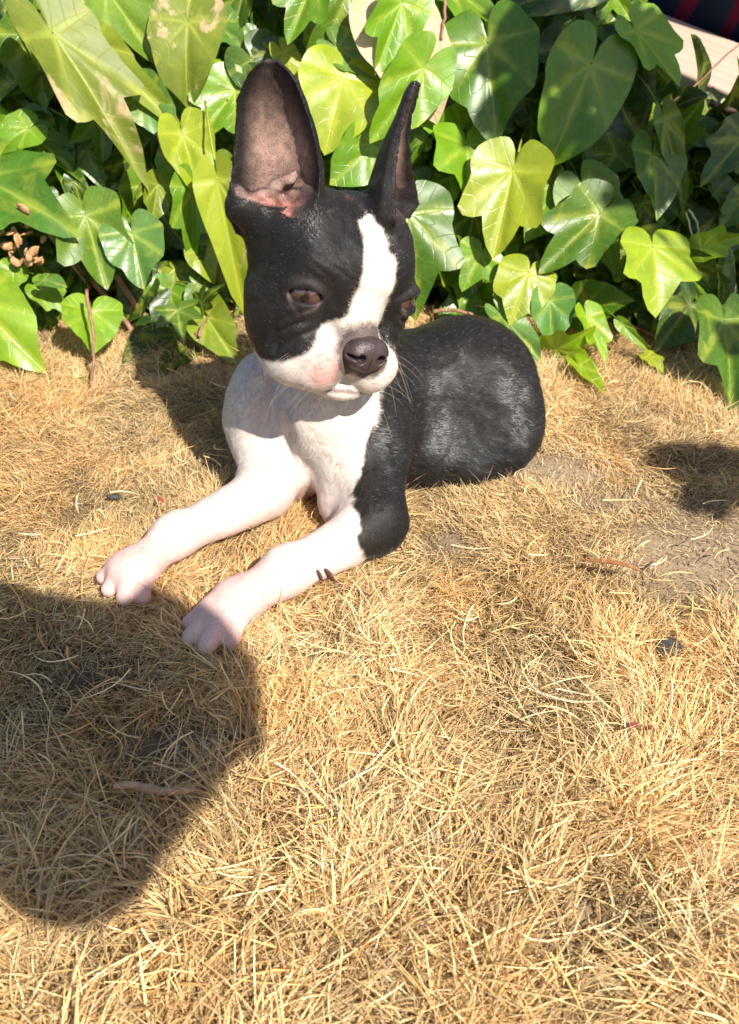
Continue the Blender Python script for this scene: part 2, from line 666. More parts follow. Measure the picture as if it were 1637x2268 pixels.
def dog_colour(p, nrm, jitter=0.0, hair=False):
    w = coat(p, jitter)
    l, f, u = head_coords(p)
    white = np.array([.60, .54, .475])
    pinkw = np.array([.60, .335, .30])
    black = np.array([.0065, .0060, .0062])
    # skin showing through the thin white coat
    pk = np.clip(noise3(p, .016, 11) * .5 + .15, 0, 1) * .35
    pk += np.clip((.05 - p[:, 2]) / .05, 0, 1) * .62 * (p[:, 1] < .66)
    for c, r, a in ((h2w(.022, .048, -.047), .007, .6), (at_y(590, 1040, .66), .020, .7), (at_y(775, 1140, .62), .015, .4), (pA, .026, .75), (pB, .030, .75)):
        pk += a * np.exp(-((p - c) ** 2).sum(1) / (r * r))
    pk = np.clip(pk, 0, .9)[:, None]
    cw = white * (1 - pk) + pinkw * pk
    rose = np.clip(1.4 * np.exp(-((l + .0215) ** 2 / .0085 ** 2 + (u + .0405) ** 2 / .0105 ** 2)), 0, .85)[:, None] * (f > .03)[:, None]
    cw = cw * (1 - rose) + np.array([.56, .235, .20]) * rose
    # bridge of the nose: warm cream and smoky edge round the nose
    dn = np.sqrt(((p - NOSE) ** 2).sum(1))
    cream = np.exp(-((l - .003) ** 2 / .012 ** 2 + (u + .006) ** 2 / .012 ** 2))[:, None] * (f > .02)[:, None]
    cw = cw * (1 - .35 * cream) + np.array([.54, .40, .27]) * .35 * cream
    col = black * (1 - w[:, None]) + cw * w[:, None]
    sm = np.clip((.0225 - dn) / .006 + noise3(p, .004, 5) * .3, 0, 1) * ((u > -.036) | (dn < .0200))
    sm2 = np.clip(2.0 * np.exp(-((l + .0085) ** 2 / .0085 ** 2 + (u + .0435) ** 2 / .0085 ** 2)) - .4, 0, 1) * (f > .030)
    sm = np.clip(sm + sm2 * .75, 0, 1)[:, None]
    col = col * (1 - sm * .93) + np.array([.060, .038, .036]) * sm * .93
    # lip line, dark corners of the mouth
    lip = np.exp(-(u + .0600 + np.abs(l) * .10 - .0 + (l / .03) ** 2 * .002) ** 2 / .0016 ** 2) * (f > .022) * (np.abs(l) < .037)
    col = col * (1 - .85 * lip[:, None]) + np.array([.06, .03, .028]) * .85 * lip[:, None]
    # eye rims
    for s in (1, -1):
        c = h2w(EYX[s], EYE[1], EYE[2])
        out = unit(hL * .55 * s + hF * .83)
        q = p - c
        o = q @ out
        r = np.sqrt(np.maximum((q ** 2).sum(1) - o * o, 0))
        rim = np.exp(-(r - .010) ** 2 / .0030 ** 2) * (o > .004)
        lw = np.exp(-(r - .0098) ** 2 / .0012 ** 2) * (o > .006) * (q @ hU < -.0015)
        col = col + rim[:, None] * np.array([.010, .007, .006]) + lw[:, None] * np.array([.055, .042, .038])
    # ears
    e, b = ear_inside(p)
    inn = np.zeros(len(p))
    for B, uu, v, n, *_ in EARS:
        q = p - B
        cc_ = q @ n
        near = (np.sqrt((q ** 2).sum(1)) < .12) & (cc_ > -.024) & (cc_ < .028) & (np.abs(q @ uu) < .033)
        inn = np.maximum(inn, np.where(near, np.clip((nrm @ n) * 2.2, 0, 1), 0))
    inn = inn * np.clip((e - .16) * 2.2, 0, 1) * np.clip((b + .08) / .13, 0, 1) * (u > .036)
    inn = inn * (1 - (b < .10) * np.clip(1.0 - e * 2.0, 0, 1))
    inn = inn * np.where((l > .0) & (b < .12), .25, 1.0)
    mid = np.clip(1 - np.abs(b - .38) / .5, 0, 1)
    skin = np.array([.042, .030, .027])[None] * (1 - mid[:, None]) + np.array([.33, .205, .165])[None] * mid[:, None] ** 1.3
    low = np.clip((.17 - b) / .12, 0, 1)[:, None]
    skin = skin * (1 - low) + np.array([.30, .115, .09]) * (1 + .8 * noise3(p, .005, 19)[:, None]) * low
    skin = skin * (1 + .35 * noise3(p, .003, 17)[:, None])
    if hair:
        inn = inn * .75
    col = col * (1 - inn[:, None]) + skin * inn[:, None]
    # brownish cast in the black coat
    br = np.clip(noise3(p, .02, 9) * .5 + .5, 0, 1) * (1 - w)
    col = col + br[:, None] * np.array([.005, .0025, .0005])
    return np.clip(col, .002, .9), w


col, DW = dog_colour(DV, DNORM)
m = NT('puppy_skin')
c = m.attr('tint').outputs['Color']
geo = m.n('NewGeometry').outputs['Position']
fine = m.noise(900, 2, .6, geo)
fur = m.noise(320, 3, .6, geo)
mixn = m.math('ADD', m.math('MULTIPLY', fine, .6), m.math('MULTIPLY', fur, .6))
cc = m.mix(m.math('MULTIPLY', m.smooth(mixn, .35, .85), .35), c, (1, .95, .9, 1), 'SOFT_LIGHT')
b = m.bsdf(cc, .6, .25, Normal=m.bump(mixn, .5, .0006))
b.inputs['Subsurface Weight'].default_value = .12
b.inputs['Subsurface Radius'].default_value = (.004, .002, .001)
b.inputs['Subsurface Scale'].default_value = .5
b.inputs['Sheen Weight'].default_value = .05
b.inputs['Sheen Roughness'].default_value = .4
M_SKIN = m.done(b.outputs[0])

puppy = empty('puppy', (-.02, .66, 0))
tag(puppy, 'black and white puppy with tall upright ears lying on the dry grass', 'dog')
OFF = np.array([-.02, .66, 0])
mesh_np('body', DV - OFF, DF, 4, M_SKIN, puppy, color=col)

# --- short coat of single hairs lying along the body
m = NT('puppy_hair')
c = m.attr('tint').outputs['Color']
b = m.bsdf(c, .45, .46)
M_HAIR = m.done(b.outputs[0])
tri = DF
A = DV[tri[:, 0]]
area = np.linalg.norm(np.cross(DV[tri[:, 2]] - A, DV[tri[:, 3]] - DV[tri[:, 1]]), axis=1) * .5
NH = 340000 if not DEV else 60000
pick = rng.choice(len(tri), NH, p=area / area.sum())
w4 = rng.dirichlet((1, 1, 1, 1), NH)
hp = (DV[tri[pick]] * w4[:, :, None]).sum(1)
hn = (DNORM[tri[pick]] * w4[:, :, None]).sum(1)
hn /= np.linalg.norm(hn, axis=1)[:, None]
hl, hf, hu = head_coords(hp)
onhead = field_head_mask(hp)
# lie of the hair: backwards over head and trunk, down the legs
flow = np.where(onhead[:, None], (-hF * .9 + hU * .35)[None] + hL[None] * np.sign(hl)[:, None] * .35, np.array([.75, .35, -.55])[None])
chest = (~onhead) & (hp[:, 0] < .0)
flow = np.where(chest[:, None], np.array([-.25, .05, -1.0])[None], flow)
legs = (hp[:, 2] < .045) & (hp[:, 1] < .64)
flow = np.where(legs[:, None], np.array([-.75, -.5, -.15])[None], flow)
earm, earb = ear_inside(hp)
onear = hu > .05
for B, uu, v, n, *_ in EARS:
    near = onear & (np.sqrt(((hp - B) ** 2).sum(1)) < .105)
    flow = np.where(near[:, None], v[None] * 1.0, flow)
flow = flow + .35 * np.stack([noise3(hp, .003, 24), noise3(hp, .003, 25), noise3(hp, .003, 26)], 1) + .45 * np.stack([noise3(hp, .012, 21), noise3(hp, .012, 22), noise3(hp, .012, 23)], 1) + rng.normal(0, .15, (NH, 3))
flow -= hn * (flow * hn).sum(1)[:, None]
flow /= np.linalg.norm(flow, axis=1)[:, None] + 1e-9
lift = rng.uniform(.06, .32, NH)
d = unit_rows = flow + hn * lift[:, None]
d /= np.linalg.norm(d, axis=1)[:, None]
ln = np.where(onhead, .0024, .0042) * rng.uniform(.6, 1.25, NH)
ln = np.where(onear, .0020, ln)
ln = np.where(legs, np.where(hp[:, 2] < .02, .0013, .0019), ln)
ln = np.where(chest & (hp[:, 2] > .05), .0034, ln)
dn_ = np.sqrt(((hp - NOSE) ** 2).sum(1))
keep = (dn_ > .0145)
for s in (1, -1):
    c0 = h2w(EYX[s], EYE[1], EYE[2])
    out = unit(hL * .55 * s + hF * .83)
    q = hp - c0
    o = q @ out
    r = np.sqrt(np.maximum((q ** 2).sum(1) - o * o, 0))
    keep &= ~((r < .0115) & (o > 0))
keep &= ~((hp[:, 2] < .004))
side = np.cross(d, hn) * (rng.uniform(.00013, .00022, NH))[:, None]
base = hp - hn * .0003
tip = hp + d * ln[:, None]
midp = hp + d * (ln * .5)[:, None] + hn * (ln * .05)[:, None]
hc, hw = dog_colour(hp, hn, rng.normal(0, .0009, NH), True)
val = np.where(hw > .5, rng.uniform(.8, 1.1, NH), rng.uniform(.5, 2.6, NH))
clump = noise3(hp, .0028, 31) + .7 * noise3(hp, .009, 32)
val = np.where(hw > .5, val, val * np.exp(clump * .5))  # lighter clumps in the black also paint sheen patches
hc = np.clip(hc * val[:, None], .0015, .85)
# a few lighter hairs in the black, painting its grey speckled sheen
gl = (hw < .5) & (rng.random(NH) < np.where(onhead, .025, .03)) & (hc.max(1) < .06)
hc[gl] = np.array([.13, .12, .105]) * rng.uniform(.5, 1.3, gl.sum())[:, None]
hv = np.stack([base - side, base + side, tip], 1)[keep]
hcol = np.repeat(hc[keep], 3, axis=0)
nk = len(hv)
i0 = np.arange(nk)[:, None] * 3
f3 = i0 + np.array([0, 1, 2])
co = mesh_np('coat', hv.reshape(-1, 3) - OFF, f3, 3, M_HAIR, puppy, smooth=False, color=hcol)
co['kind'] = 'stuff'


def uv_sphere(r, nu=40, nv=24, squash=(1, 1, 1)):
    v = [(0, 0, r)]
    for j in range(1, nv):
        t = math.pi * j / nv
        for i in range(nu):
            a = 2 * math.pi * i / nu
            v.append((r * math.sin(t) * math.cos(a), r * math.sin(t) * math.sin(a), r * math.cos(t)))
    v.append((0, 0, -r))
    f = []
    for i in range(nu):
        f.append((0, 1 + i, 1 + (i + 1) % nu))
    for j in range(nv - 2):
        for i in range(nu):
            a, b_ = 1 + j * nu + i, 1 + j * nu + (i + 1) % nu
            f.append((a, a + nu, b_ + nu))
            f.append((a, b_ + nu, b_))
    for i in range(nu):
        f.append((len(v) - 1, 1 + (nv - 2) * nu + (i + 1) % nu, 1 + (nv - 2) * nu + i))
    return np.array(v) * np.array(squash), np.array(f)


# eyes: brown iris, dark pupil, wet
m = NT('eye')
pos = m.n('TexCoord').outputs['Object']
sep = m.n('SeparateXYZ')
m.l(pos, sep.inputs[0])
rr = m.math('SQRT', m.math('ADD', m.math('POWER', sep.outputs[0], 2), m.math('POWER', sep.outputs[1], 2)))
irisc = m.ramp(m.math('MULTIPLY', rr, 80.0), [(0, (.012, .008, .007)), (.20, (.012, .008, .007)), (.26, (.050, .024, .019)), (.68, (.085, .042, .033)), (.78, (.03, .015, .012)), (.86, (.14, .10, .09)), (1, (.22, .16, .14))])
b = m.bsdf(irisc, .08, .6)
b.inputs['Coat Weight'].default_value = 1
b.inputs['Coat Roughness'].default_value = .03
M_EYE = m.done(b.outputs[0])
for s in (1, -1):
    c = h2w(EYX[s], EYE[1], EYE[2])
    v, f = uv_sphere(.0130)
    o = mesh_np('eye', v, f, 3, M_EYE, puppy)
    gaze = unit(hL * .50 * s + hF * .80 - hU * .10)
    o.matrix_basis = Matrix.Translation(Vector(c - OFF)) @ Vector(gaze).to_track_quat('Z', 'Y').to_matrix().to_4x4()

# nose: a leathery pad with two comma nostrils
PR_KEEP = PR
PR = []


def nel(l, f, u, rr, k, op='u'):
    ell(h2w(l + .0035, f, u - .003), rr, k, HR, op)


nel(0, .0600, -.0235, (.0134, .0085, .0088), .003)
nel(.0075, .0600, -.0270, (.0072, .0088, .0082), .004); nel(-.0075, .0600, -.0270, (.0072, .0088, .0082), .004)
nel(0, .0610, -.0310, (.0080, .0070, .0070), .004)
nel(.0068, .0690, -.0268, (.0030, .0075, .0032), .0015, 'd'); nel(-.0068, .0690, -.0268, (.0030, .0075, .0032), .0015, 'd')
nel(.0118, .0655, -.0262, (.0040, .0055, .0014), .0012, 'd'); nel(-.0118, .0655, -.0262, (.0040, .0055, .0014), .0012, 'd')
nel(0, .0715, -.0330, (.0006, .006, .0075), .0012, 'd')
nv_, nf_, _, _ = surface_nets(NOSE - .022, NOSE + .022, .0007)
g = gradient(nv_, .0003)
nv_ = nv_ - g * np.clip(field(nv_), -.0004, .0004)[:, None]
PR = PR_KEEP
m = NT('nose_leather')
geo = m.n('NewGeometry').outputs['Position']
vor = m.n('TexVoronoi')
vor.inputs['Scale'].default_value = 1100
m.l(geo, vor.inputs['Vector'])
nc = m.ramp(m.noise(120, 3, .5, geo), [(.3, (.030, .020, .022)), (.7, (.060, .038, .038))])
b = m.bsdf(nc, .42, .45, Normal=m.bump(vor.outputs['Distance'], .5, .0004))
M_NOSE = m.done(b.outputs[0])
mesh_np('nose', nv_ - OFF, nf_, 4, M_NOSE, puppy)

# claws
m = NT('claw')
M_CLAW = m.done(m.bsdf((.42, .27, .22, 1), .35, .5).outputs[0])


def tube(pts, radii, sides=5, closed_tip=True):
    pts = np.asarray(pts, float)
    n = len(pts)
    tang = np.gradient(pts, axis=0)
    tang /= np.linalg.norm(tang, axis=1)[:, None] + 1e-12
    ref = np.array([0, 0, 1.]) if abs(tang[0][2]) < .8 else np.array([1., 0, 0])
    V, F = [], []
    for i in range(n):
        a = unit(np.cross(tang[i], ref))
        b_ = np.cross(tang[i], a)
        for k in range(sides):
            t = 2 * math.pi * k / sides
            V.append(pts[i] + (a * math.cos(t) + b_ * math.sin(t)) * radii[i])
    for i in range(n - 1):
        for k in range(sides):
            a, b_ = i * sides + k, i * sides + (k + 1) % sides
            F += [(a, b_, b_ + sides), (a, b_ + sides, a + sides)]
    for e, o in ((0, 0), (n - 1, (n - 1) * sides)):
        V.append(pts[e])
        ci = len(V) - 1
        for k in range(sides):
            F.append((ci, o + k, o + (k + 1) % sides))
    return np.array(V), np.array(F)


for c, dd in CLAWS:
    v, f = tube([c - dd * .002, c + dd * .0015, c + dd * .0035 + np.array([0, 0, -.0008]), c + dd * .005 + np.array([0, 0, -.002])], [.0014, .0013, .0009, .0002], 7)
    mesh_np('claw', v - OFF, f, 3, M_CLAW, puppy)

# whiskers: pale, from the lip pads, chin and brow
wv, wf, no = [], [], 0
for s, cnt in ((1, 13), (-1, 11)):
    for i in range(cnt):
        l0, u0 = rng.uniform(.014, .034), rng.uniform(-.052, -.030)
        o0 = h2w(0, .0, -.03)
        dd = unit(hL * l0 * s + hF * .034 + hU * (u0 + .03))
        tt = np.linspace(.02, .075, 80)
        pts = o0 + dd * tt[:, None]
        q = pts[np.argmax(field(pts) > 0)] - dd * .001
        dr = unit(hL * s * rng.uniform(.5, 1) + hF * rng.uniform(-.1, .35) + hU * rng.uniform(-.9, -.15))
        Ln = rng.uniform(.018, .034)
        cv = [q + dr * Ln * t + (np.array([0, 0, -1.]) * .35 - dr * .1) * Ln * t * t for t in np.linspace(0, 1, 7)]
        v, f = tube(cv, np.linspace(.00007, .00003, 7), 3)
        wv.append(v)
        wf.append(f + no)
        no += len(v)
for i in range(14):
    q = h2w(rng.uniform(-.016, .016), rng.uniform(.03, .05), -.0655)
    dr = unit(hL * rng.uniform(-.4, .4) + hF * rng.uniform(0, .3) - hU * 1)
    Ln = rng.uniform(.010, .020)
    cv = [q + dr * Ln * t + hF * -.2 * Ln * t * t for t in np.linspace(0, 1, 6)]
    v, f = tube(cv, np.linspace(.00010, .00003, 6), 3)
    wv.append(v)
    wf.append(f + no)
    no += len(v)
m = NT('whisker_hair')
M_WHI = m.done(m.bsdf((.55, .47, .36, 1), .4, .4).outputs[0])
wo_ = mesh_np('whiskers', np.concatenate(wv) - OFF, np.concatenate(wf), 3, M_WHI, puppy)
wo_['kind'] = 'stuff'

# ================================================================== ground and dry grass
def ground_h(x, y):
    p = np.stack([x, y, x * 0], 1)
    h = .0035 * noise3(p, .11, 61) + .0016 * noise3(p, .035, 62)
    near_dog = np.exp(-(((x + .02) / .20) ** 2 + ((y - .66) / .20) ** 2) ** 2)
    return h * (1 - .8 * near_dog) - .002 + .03 * np.clip((y - .95), 0, 1.2) - .0015


BARE = []          # places with thin grass: centre, radii, strength
for px, py, rx, ry, st in ((1575, 1240, .062, .050, 1.7), (1240, 1035, .050, .020, 1.5), (1420, 1110, .045, .022, .8), (1000, 1200, .02, .015, .5),
                           (370, 1640, .034, .024, 1.2), (210, 1500, .034, .018, 1.15), (60, 1560, .02, .02, .8), (340, 1860, .02, .014, .7),
                           (1480, 1435, .012, .008, .8), (1280, 2050, .022, .018, .8), (790, 1330, .018, .012, .5), (730, 1440, .02, .015, .6),
                           (1210, 1480, .02, .016, .6), (1010, 1400, .025, .012, .5), (1600, 1950, .02, .02, .6)):
    c = on_z(px, py)
    BARE.append((c[0], c[1], rx, ry, st))


def bare(x, y):
    b = np.zeros(len(x))
    nz = noise3(np.stack([x, y, x * 0], 1), .018, 66)
    for cx, cy, rx, ry, st in BARE:
        b = np.maximum(b, st * np.exp(-(((x - cx) / rx) ** 2 + ((y - cy) / ry) ** 2) + nz * .5))
    return np.clip(b, 0, 1)


nx, ny = 150, 170
gx = np.concatenate([np.linspace(-60, -1.3, 12), np.linspace(-1.2, 1.2, nx), np.linspace(1.3, 60, 12)])
gy = np.concatenate([np.linspace(-60, -1.1, 12), np.linspace(-1.0, 1.6, ny), np.linspace(1.7, 60, 12)])
X, Y = np.meshgrid(gx, gy, indexing='ij')
Z = ground_h(X.ravel(), np.clip(Y.ravel(), -2, 2.2))
V = np.stack([X.ravel(), Y.ravel(), Z], 1)
I = np.arange(len(gx) * len(gy)).reshape(len(gx), len(gy))
Fq = np.stack([I[:-1, :-1], I[1:, :-1], I[1:, 1:], I[:-1, 1:]], -1).reshape(-1, 4)
m = NT('dry_soil')
geo = m.n('NewGeometry').outputs['Position']
bareat = m.attr('bare').outputs['Fac']
n1 = m.noise(60, 5, .65, geo)
n2 = m.noise(420, 4, .7, geo)
c1 = m.ramp(n1, [(.3, (.085, .055, .032)), (.55, (.17, .115, .065)), (.75, (.26, .18, .10))])
c2 = m.ramp(n2, [(.3, (.22, .15, .085)), (.7, (.42, .31, .20))])
c = m.mix(m.math('MULTIPLY', bareat, .8), c1, c2)
h = m.math('ADD', m.math('MULTIPLY', n1, 1), m.math('MULTIPLY', n2, .5))
hum_shade = m.smooth(m.n('SeparateXYZ').outputs[1] if False else m.attr('humus_shade').outputs['Fac'], 0.0, 1.0)
c = m.mix(hum_shade, c, m.ramp(n2, [(.3, (.018, .012, .008)), (.7, (.055, .036, .022))]))
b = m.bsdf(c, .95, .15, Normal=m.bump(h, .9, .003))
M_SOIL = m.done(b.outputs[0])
g_o = mesh_np('ground', V, Fq, 4, M_SOIL, attrs={'bare': bare(V[:, 0], V[:, 1]), 'humus_shade': np.clip((V[:, 1] + .02 * noise3(V, .05, 5) + .08 * np.clip(np.abs(V[:, 0]) - .25, 0, .5) - .875) / .03, 0, 1) * (V[:, 1] < 1.35) + np.clip(sum(.65 * np.exp(-(((V[:, 0] - cx) / .028) ** 2 + ((V[:, 1] - cy) / .020) ** 2)) for cx, cy, *_ in BARE[4:8]), 0, 1)})  # dark humus under the ivy and in lawn holes also paints gap shade
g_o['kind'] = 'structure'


def inside_dog(p, margin=0.0):
    i = ((p - LO) / VOX).astype(int)
    ok = np.all((i >= 0) & (i < DN), axis=1)
    r = np.zeros(len(p), bool)
    j = i[ok]
    r[ok] = DG[j[:, 0], j[:, 1], j[:, 2]] < margin
    return r


m = NT('dry_grass')
c = m.attr('tint').outputs['Color']
b = m.bsdf(c, .55, .35)
tr = m.n('BsdfTranslucent')
m.l(c, tr.inputs['Color'])
mx = m.n('MixShader')
mx.inputs[0].default_value = .22
m.l(b.outputs[0], mx.inputs[1])
m.l(tr.outputs[0], mx.inputs[2])
M_GRASS = m.done(mx.outputs[0])

PAL = 1.44 * np.array([1.01, 1.0, .98]) * np.array([(.60, .42, .175), (.68, .51, .25), (.50, .30, .105), (.72, .57, .33), (.40, .255, .12), (.42, .36, .25), (.56, .33, .12)])


def make_grass(n, xr, yr, wide, inview, K=4):
    x = rng.uniform(xr[0], xr[1], n)
    y = rng.uniform(yr[0], yr[1], n)
    if inview:
        lim = .17 + (y - .25) * .35 + .04
        k = np.abs(x) < lim
    else:
        lim = .17 + (y - .25) * .35 + .03
        k = ~((np.abs(x) < lim) & (y > .22) & (y < .93))
    x, y = x[k], y[k]
    # tufts: part of the blades spring from common roots
    tx, ty = rng.uniform(xr[0], xr[1], 900), rng.uniform(yr[0], yr[1], 900)
    tuft = rng.random(len(x)) < .22
    pickt = rng.integers(0, 900, len(x))
    x = np.where(tuft, tx[pickt] + rng.normal(0, .0028, len(x)), x)
    y = np.where(tuft, ty[pickt] + rng.normal(0, .0028, len(x)), y)
    inl = np.abs(x) < .17 + (y - .25) * .35 + .05
    keep_ = inl if inview else (~inl | (y < .22) | (y > .93))
    x, y, tuft = x[keep_], y[keep_], tuft[keep_]
    bb = bare(x, y)
    p0 = np.stack([x, y, x * 0], 1)
    clump = noise3(p0, .022, 71) * .5 + noise3(p0, .055, 72) * .5
    k = (rng.random(len(x)) > bb * .93) & (rng.random(len(x)) < .80 + .45 * clump)
    x, y, p0, clump, bb, tuft = x[k], y[k], p0[k], clump[k], bb[k], tuft[k]
    n = len(x)
    # direction field
    ang = 3.6 * noise3(p0, .085, 73) + 1.6 * noise3(p0, .03, 74) + rng.normal(0, .75, n) - 1.2
    ang = np.where(tuft, ang * .35 + rng.uniform(0, 6.28, n), ang)
    hd = np.stack([np.cos(ang), np.sin(ang), np.zeros(n)], 1)
    near = np.clip((.62 - y) / .33, 0, 1)
    L = (.0105 + .0150 * near) * rng.lognormal(0, .33, n) * (1 - .5 * bb) * (1 + .35 * clump)
    L = np.clip(L, .004, .060)
    lean = np.clip(rng.normal(.92, .32, n) + .15 * near, .12, 1.5)
    lean = np.where(tuft, np.clip(rng.normal(.75, .3, n), .1, 1.4), lean)
    L = np.where(tuft, L * 1.15, L)
    curl = rng.normal(.75, .5, n)
    side = rng.normal(0, .5, n)
    sd = np.stack([-np.sin(ang), np.cos(ang), np.zeros(n)], 1)
    base = np.stack([x, y, ground_h(x, y) + rng.uniform(-.002, .003, n) + .004 * near * rng.random(n)], 1)
    pts = [base]
    for j in range(K):
        t = (j + .5) / K
        a = lean + curl * t
        dv = hd * np.sin(a)[:, None] + np.array([0, 0, 1.]) * np.cos(a)[:, None] + sd * (side * t)[:, None]
        q = pts[-1] + dv * (L / K)[:, None]
        gh = ground_h(q[:, 0], q[:, 1]) + .0008 + .002 * rng.random(n)
        q[:, 2] = np.maximum(q[:, 2], gh)
        pts.append(q)
    P = np.stack(pts, 1)
    bad = np.zeros(n, bool)
    for j in range(K + 1):
        bad |= inside_dog(P[:, j], -.0002)
    P, hd, sd, n1, x, y, clump, near, bb, p0 = (a[~bad] for a in (P, hd, sd, base, x, y, clump, near, bb, p0))
    n = len(x)
    W = (.00026 + .00023 * near) * rng.lognormal(0, .30, n) * wide
    roll = rng.normal(0, .8, n)
    wv = sd * np.cos(roll)[:, None] + (np.array([0, 0, 1.]) * .8 - hd * .5) * np.sin(roll)[:, None]
    tp = {4: np.array([1, 1, .85, .6, .12]), 3: np.array([1, 1, .7, .12]), 2: np.array([1, .9, .12])}[K]
    Lf = P - wv[:, None, :] * (W[:, None] * tp)[:, :, None]
    Rt = P + wv[:, None, :] * (W[:, None] * tp)[:, :, None]
    VV = np.stack([Lf, Rt], 2).reshape(n, -1, 3)
    fc = []
    for j in range(K):
        a = 2 * j
        fc.append((a, a + 1, a + 3, a + 2))
    fc = np.array(fc)
    F = (np.arange(n)[:, None, None] * (2 * (K + 1)) + fc[None]).reshape(-1, 4)
    w = rng.dirichlet((.45,) * len(PAL), n)
    warm = noise3(p0, .05, 81)
    w[:, 6] *= np.exp(2.2 * warm)
    w[:, 5] *= np.exp(-1.2 * warm + 2 * bb)
    w /= w.sum(1)[:, None]
    c = w @ PAL
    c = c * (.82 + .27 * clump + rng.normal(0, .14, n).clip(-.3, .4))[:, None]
    c = c[:, None, :] * {4: np.array([.56, .76, .96, 1.06, 1.12]), 3: np.array([.58, .84, 1.03, 1.12]), 2: np.array([.62, .96, 1.12])}[K][None, :, None]  # roots darkened and tips lightened, painting the shade down between blades
    c = np.repeat(c, 2, axis=1).reshape(-1, 3).clip(.02, .92)
    return VV.reshape(-1, 3), F, c


NG = 420000 if not DEV else 80000
a_ = make_grass(int(NG * .55), (-.42, .42), (.20, .60), .93 if not DEV else 1.6, True, 3)
b_ = make_grass(int(NG * .75), (-.48, .48), (.60, .97), .85 if not DEV else 1.6, True, 2)
gv, gf, gc = np.concatenate([a_[0], b_[0]]), np.concatenate([a_[1], b_[1] + len(a_[0])]), np.concatenate([a_[2], b_[2]])
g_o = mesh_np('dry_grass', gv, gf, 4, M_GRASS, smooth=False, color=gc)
g_o['kind'] = 'stuff'
gv, gf, gc = make_grass(50000, (-1.1, 1.1), (-.6, 1.0), 2.4, False, 3)
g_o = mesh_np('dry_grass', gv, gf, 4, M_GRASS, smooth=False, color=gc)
g_o['kind'] = 'stuff'


# long loose straws lying across the mat
def straw(n):
    V, F, Cc, no = [], [], [], 0
    for _ in range(n):
        py = rng.uniform(1250, 2300) if rng.random() < .8 else rng.uniform(850, 1250)
        c = on_z(rng.uniform(-50, 1690), py)
        a = rng.uniform(0, 6.28)
        near = np.clip((.62 - c[1]) / .33, 0, 1)
        L = rng.uniform(.02, .045) * (.6 + .6 * near)
        t = np.linspace(-.5, .5, 6)
        ca = rng.normal(0, .5)
        d = np.array([math.cos(a), math.sin(a), 0])
        s_ = np.array([-d[1], d[0], 0])
        z0 = rng.uniform(.006, .014)
        pts = c + d * (t * L)[:, None] + s_ * (ca * t * t * L)[:, None] + np.array([0, 0, 1.]) * (z0 + rng.normal(0, .18) * t * L + .0)[:, None]
        pts[:, 2] = np.maximum(pts[:, 2], ground_h(pts[:, 0], pts[:, 1]) + .003)
        if inside_dog(pts, .001).any():
            continue
        v, f = tube(pts, np.array([.00045, .0005, .00045, .0004, .0003, .0001]) * rng.uniform(.7, 1.4), 4)
        V.append(v)
        F.append(f + no)
        no += len(v)
        col_ = PAL[rng.choice([0, 1, 3, 3, 6])] * rng.uniform(.9, 1.2)
        Cc.append(np.repeat(col_[None], len(v), 0))
    return np.concatenate(V), np.concatenate(F), np.concatenate(Cc)


v, f, c = straw(420)
s_o = mesh_np('straw', v, f, 3, M_GRASS, color=c)
s_o['kind'] = 'stuff'

# ================================================================== ivy
def outline(kind, seed):
    r_ = np.random.default_rng(seed)
    if kind == 'lobed':
        pts = [(0, 1.0), (11, .78), (24, .60), (36, .66), (47, .76), (56, .62), (70, .50), (88, .53), (104, .50), (130, .40), (155, .33), (170, .22), (180, .05)]
    elif kind == 'heart':
        pts = [(0, 1.0), (12, .84), (25, .72), (40, .66), (55, .62), (70, .58), (88, .56), (108, .52), (130, .46), (152, .40), (168, .27), (180, .04)]
    elif kind == 'long':
        pts = [(0, 1.0), (8, .84), (17, .62), (28, .46), (40, .40), (55, .36), (72, .33), (90, .31), (112, .28), (135, .24), (156, .20), (170, .13), (180, .03)]
    else:            # star: deep lobes
        pts = [(0, 1.0), (13, .66), (25, .46), (38, .60), (50, .80), (60, .58), (74, .42), (90, .56), (103, .60), (125, .36), (150, .28), (168, .18), (180, .05)]
    a = np.array([p[0] for p in pts], float)
    rr = np.array([p[1] for p in pts])
    A = np.radians(np.concatenate([-a[::-1][:-1], a]))
    ja = r_.normal(0, .045, len(A))
    R = np.concatenate([rr[::-1][:-1], rr]) * (1 + ja)
    return A, R


VEINS = np.radians([0, 44, 92])


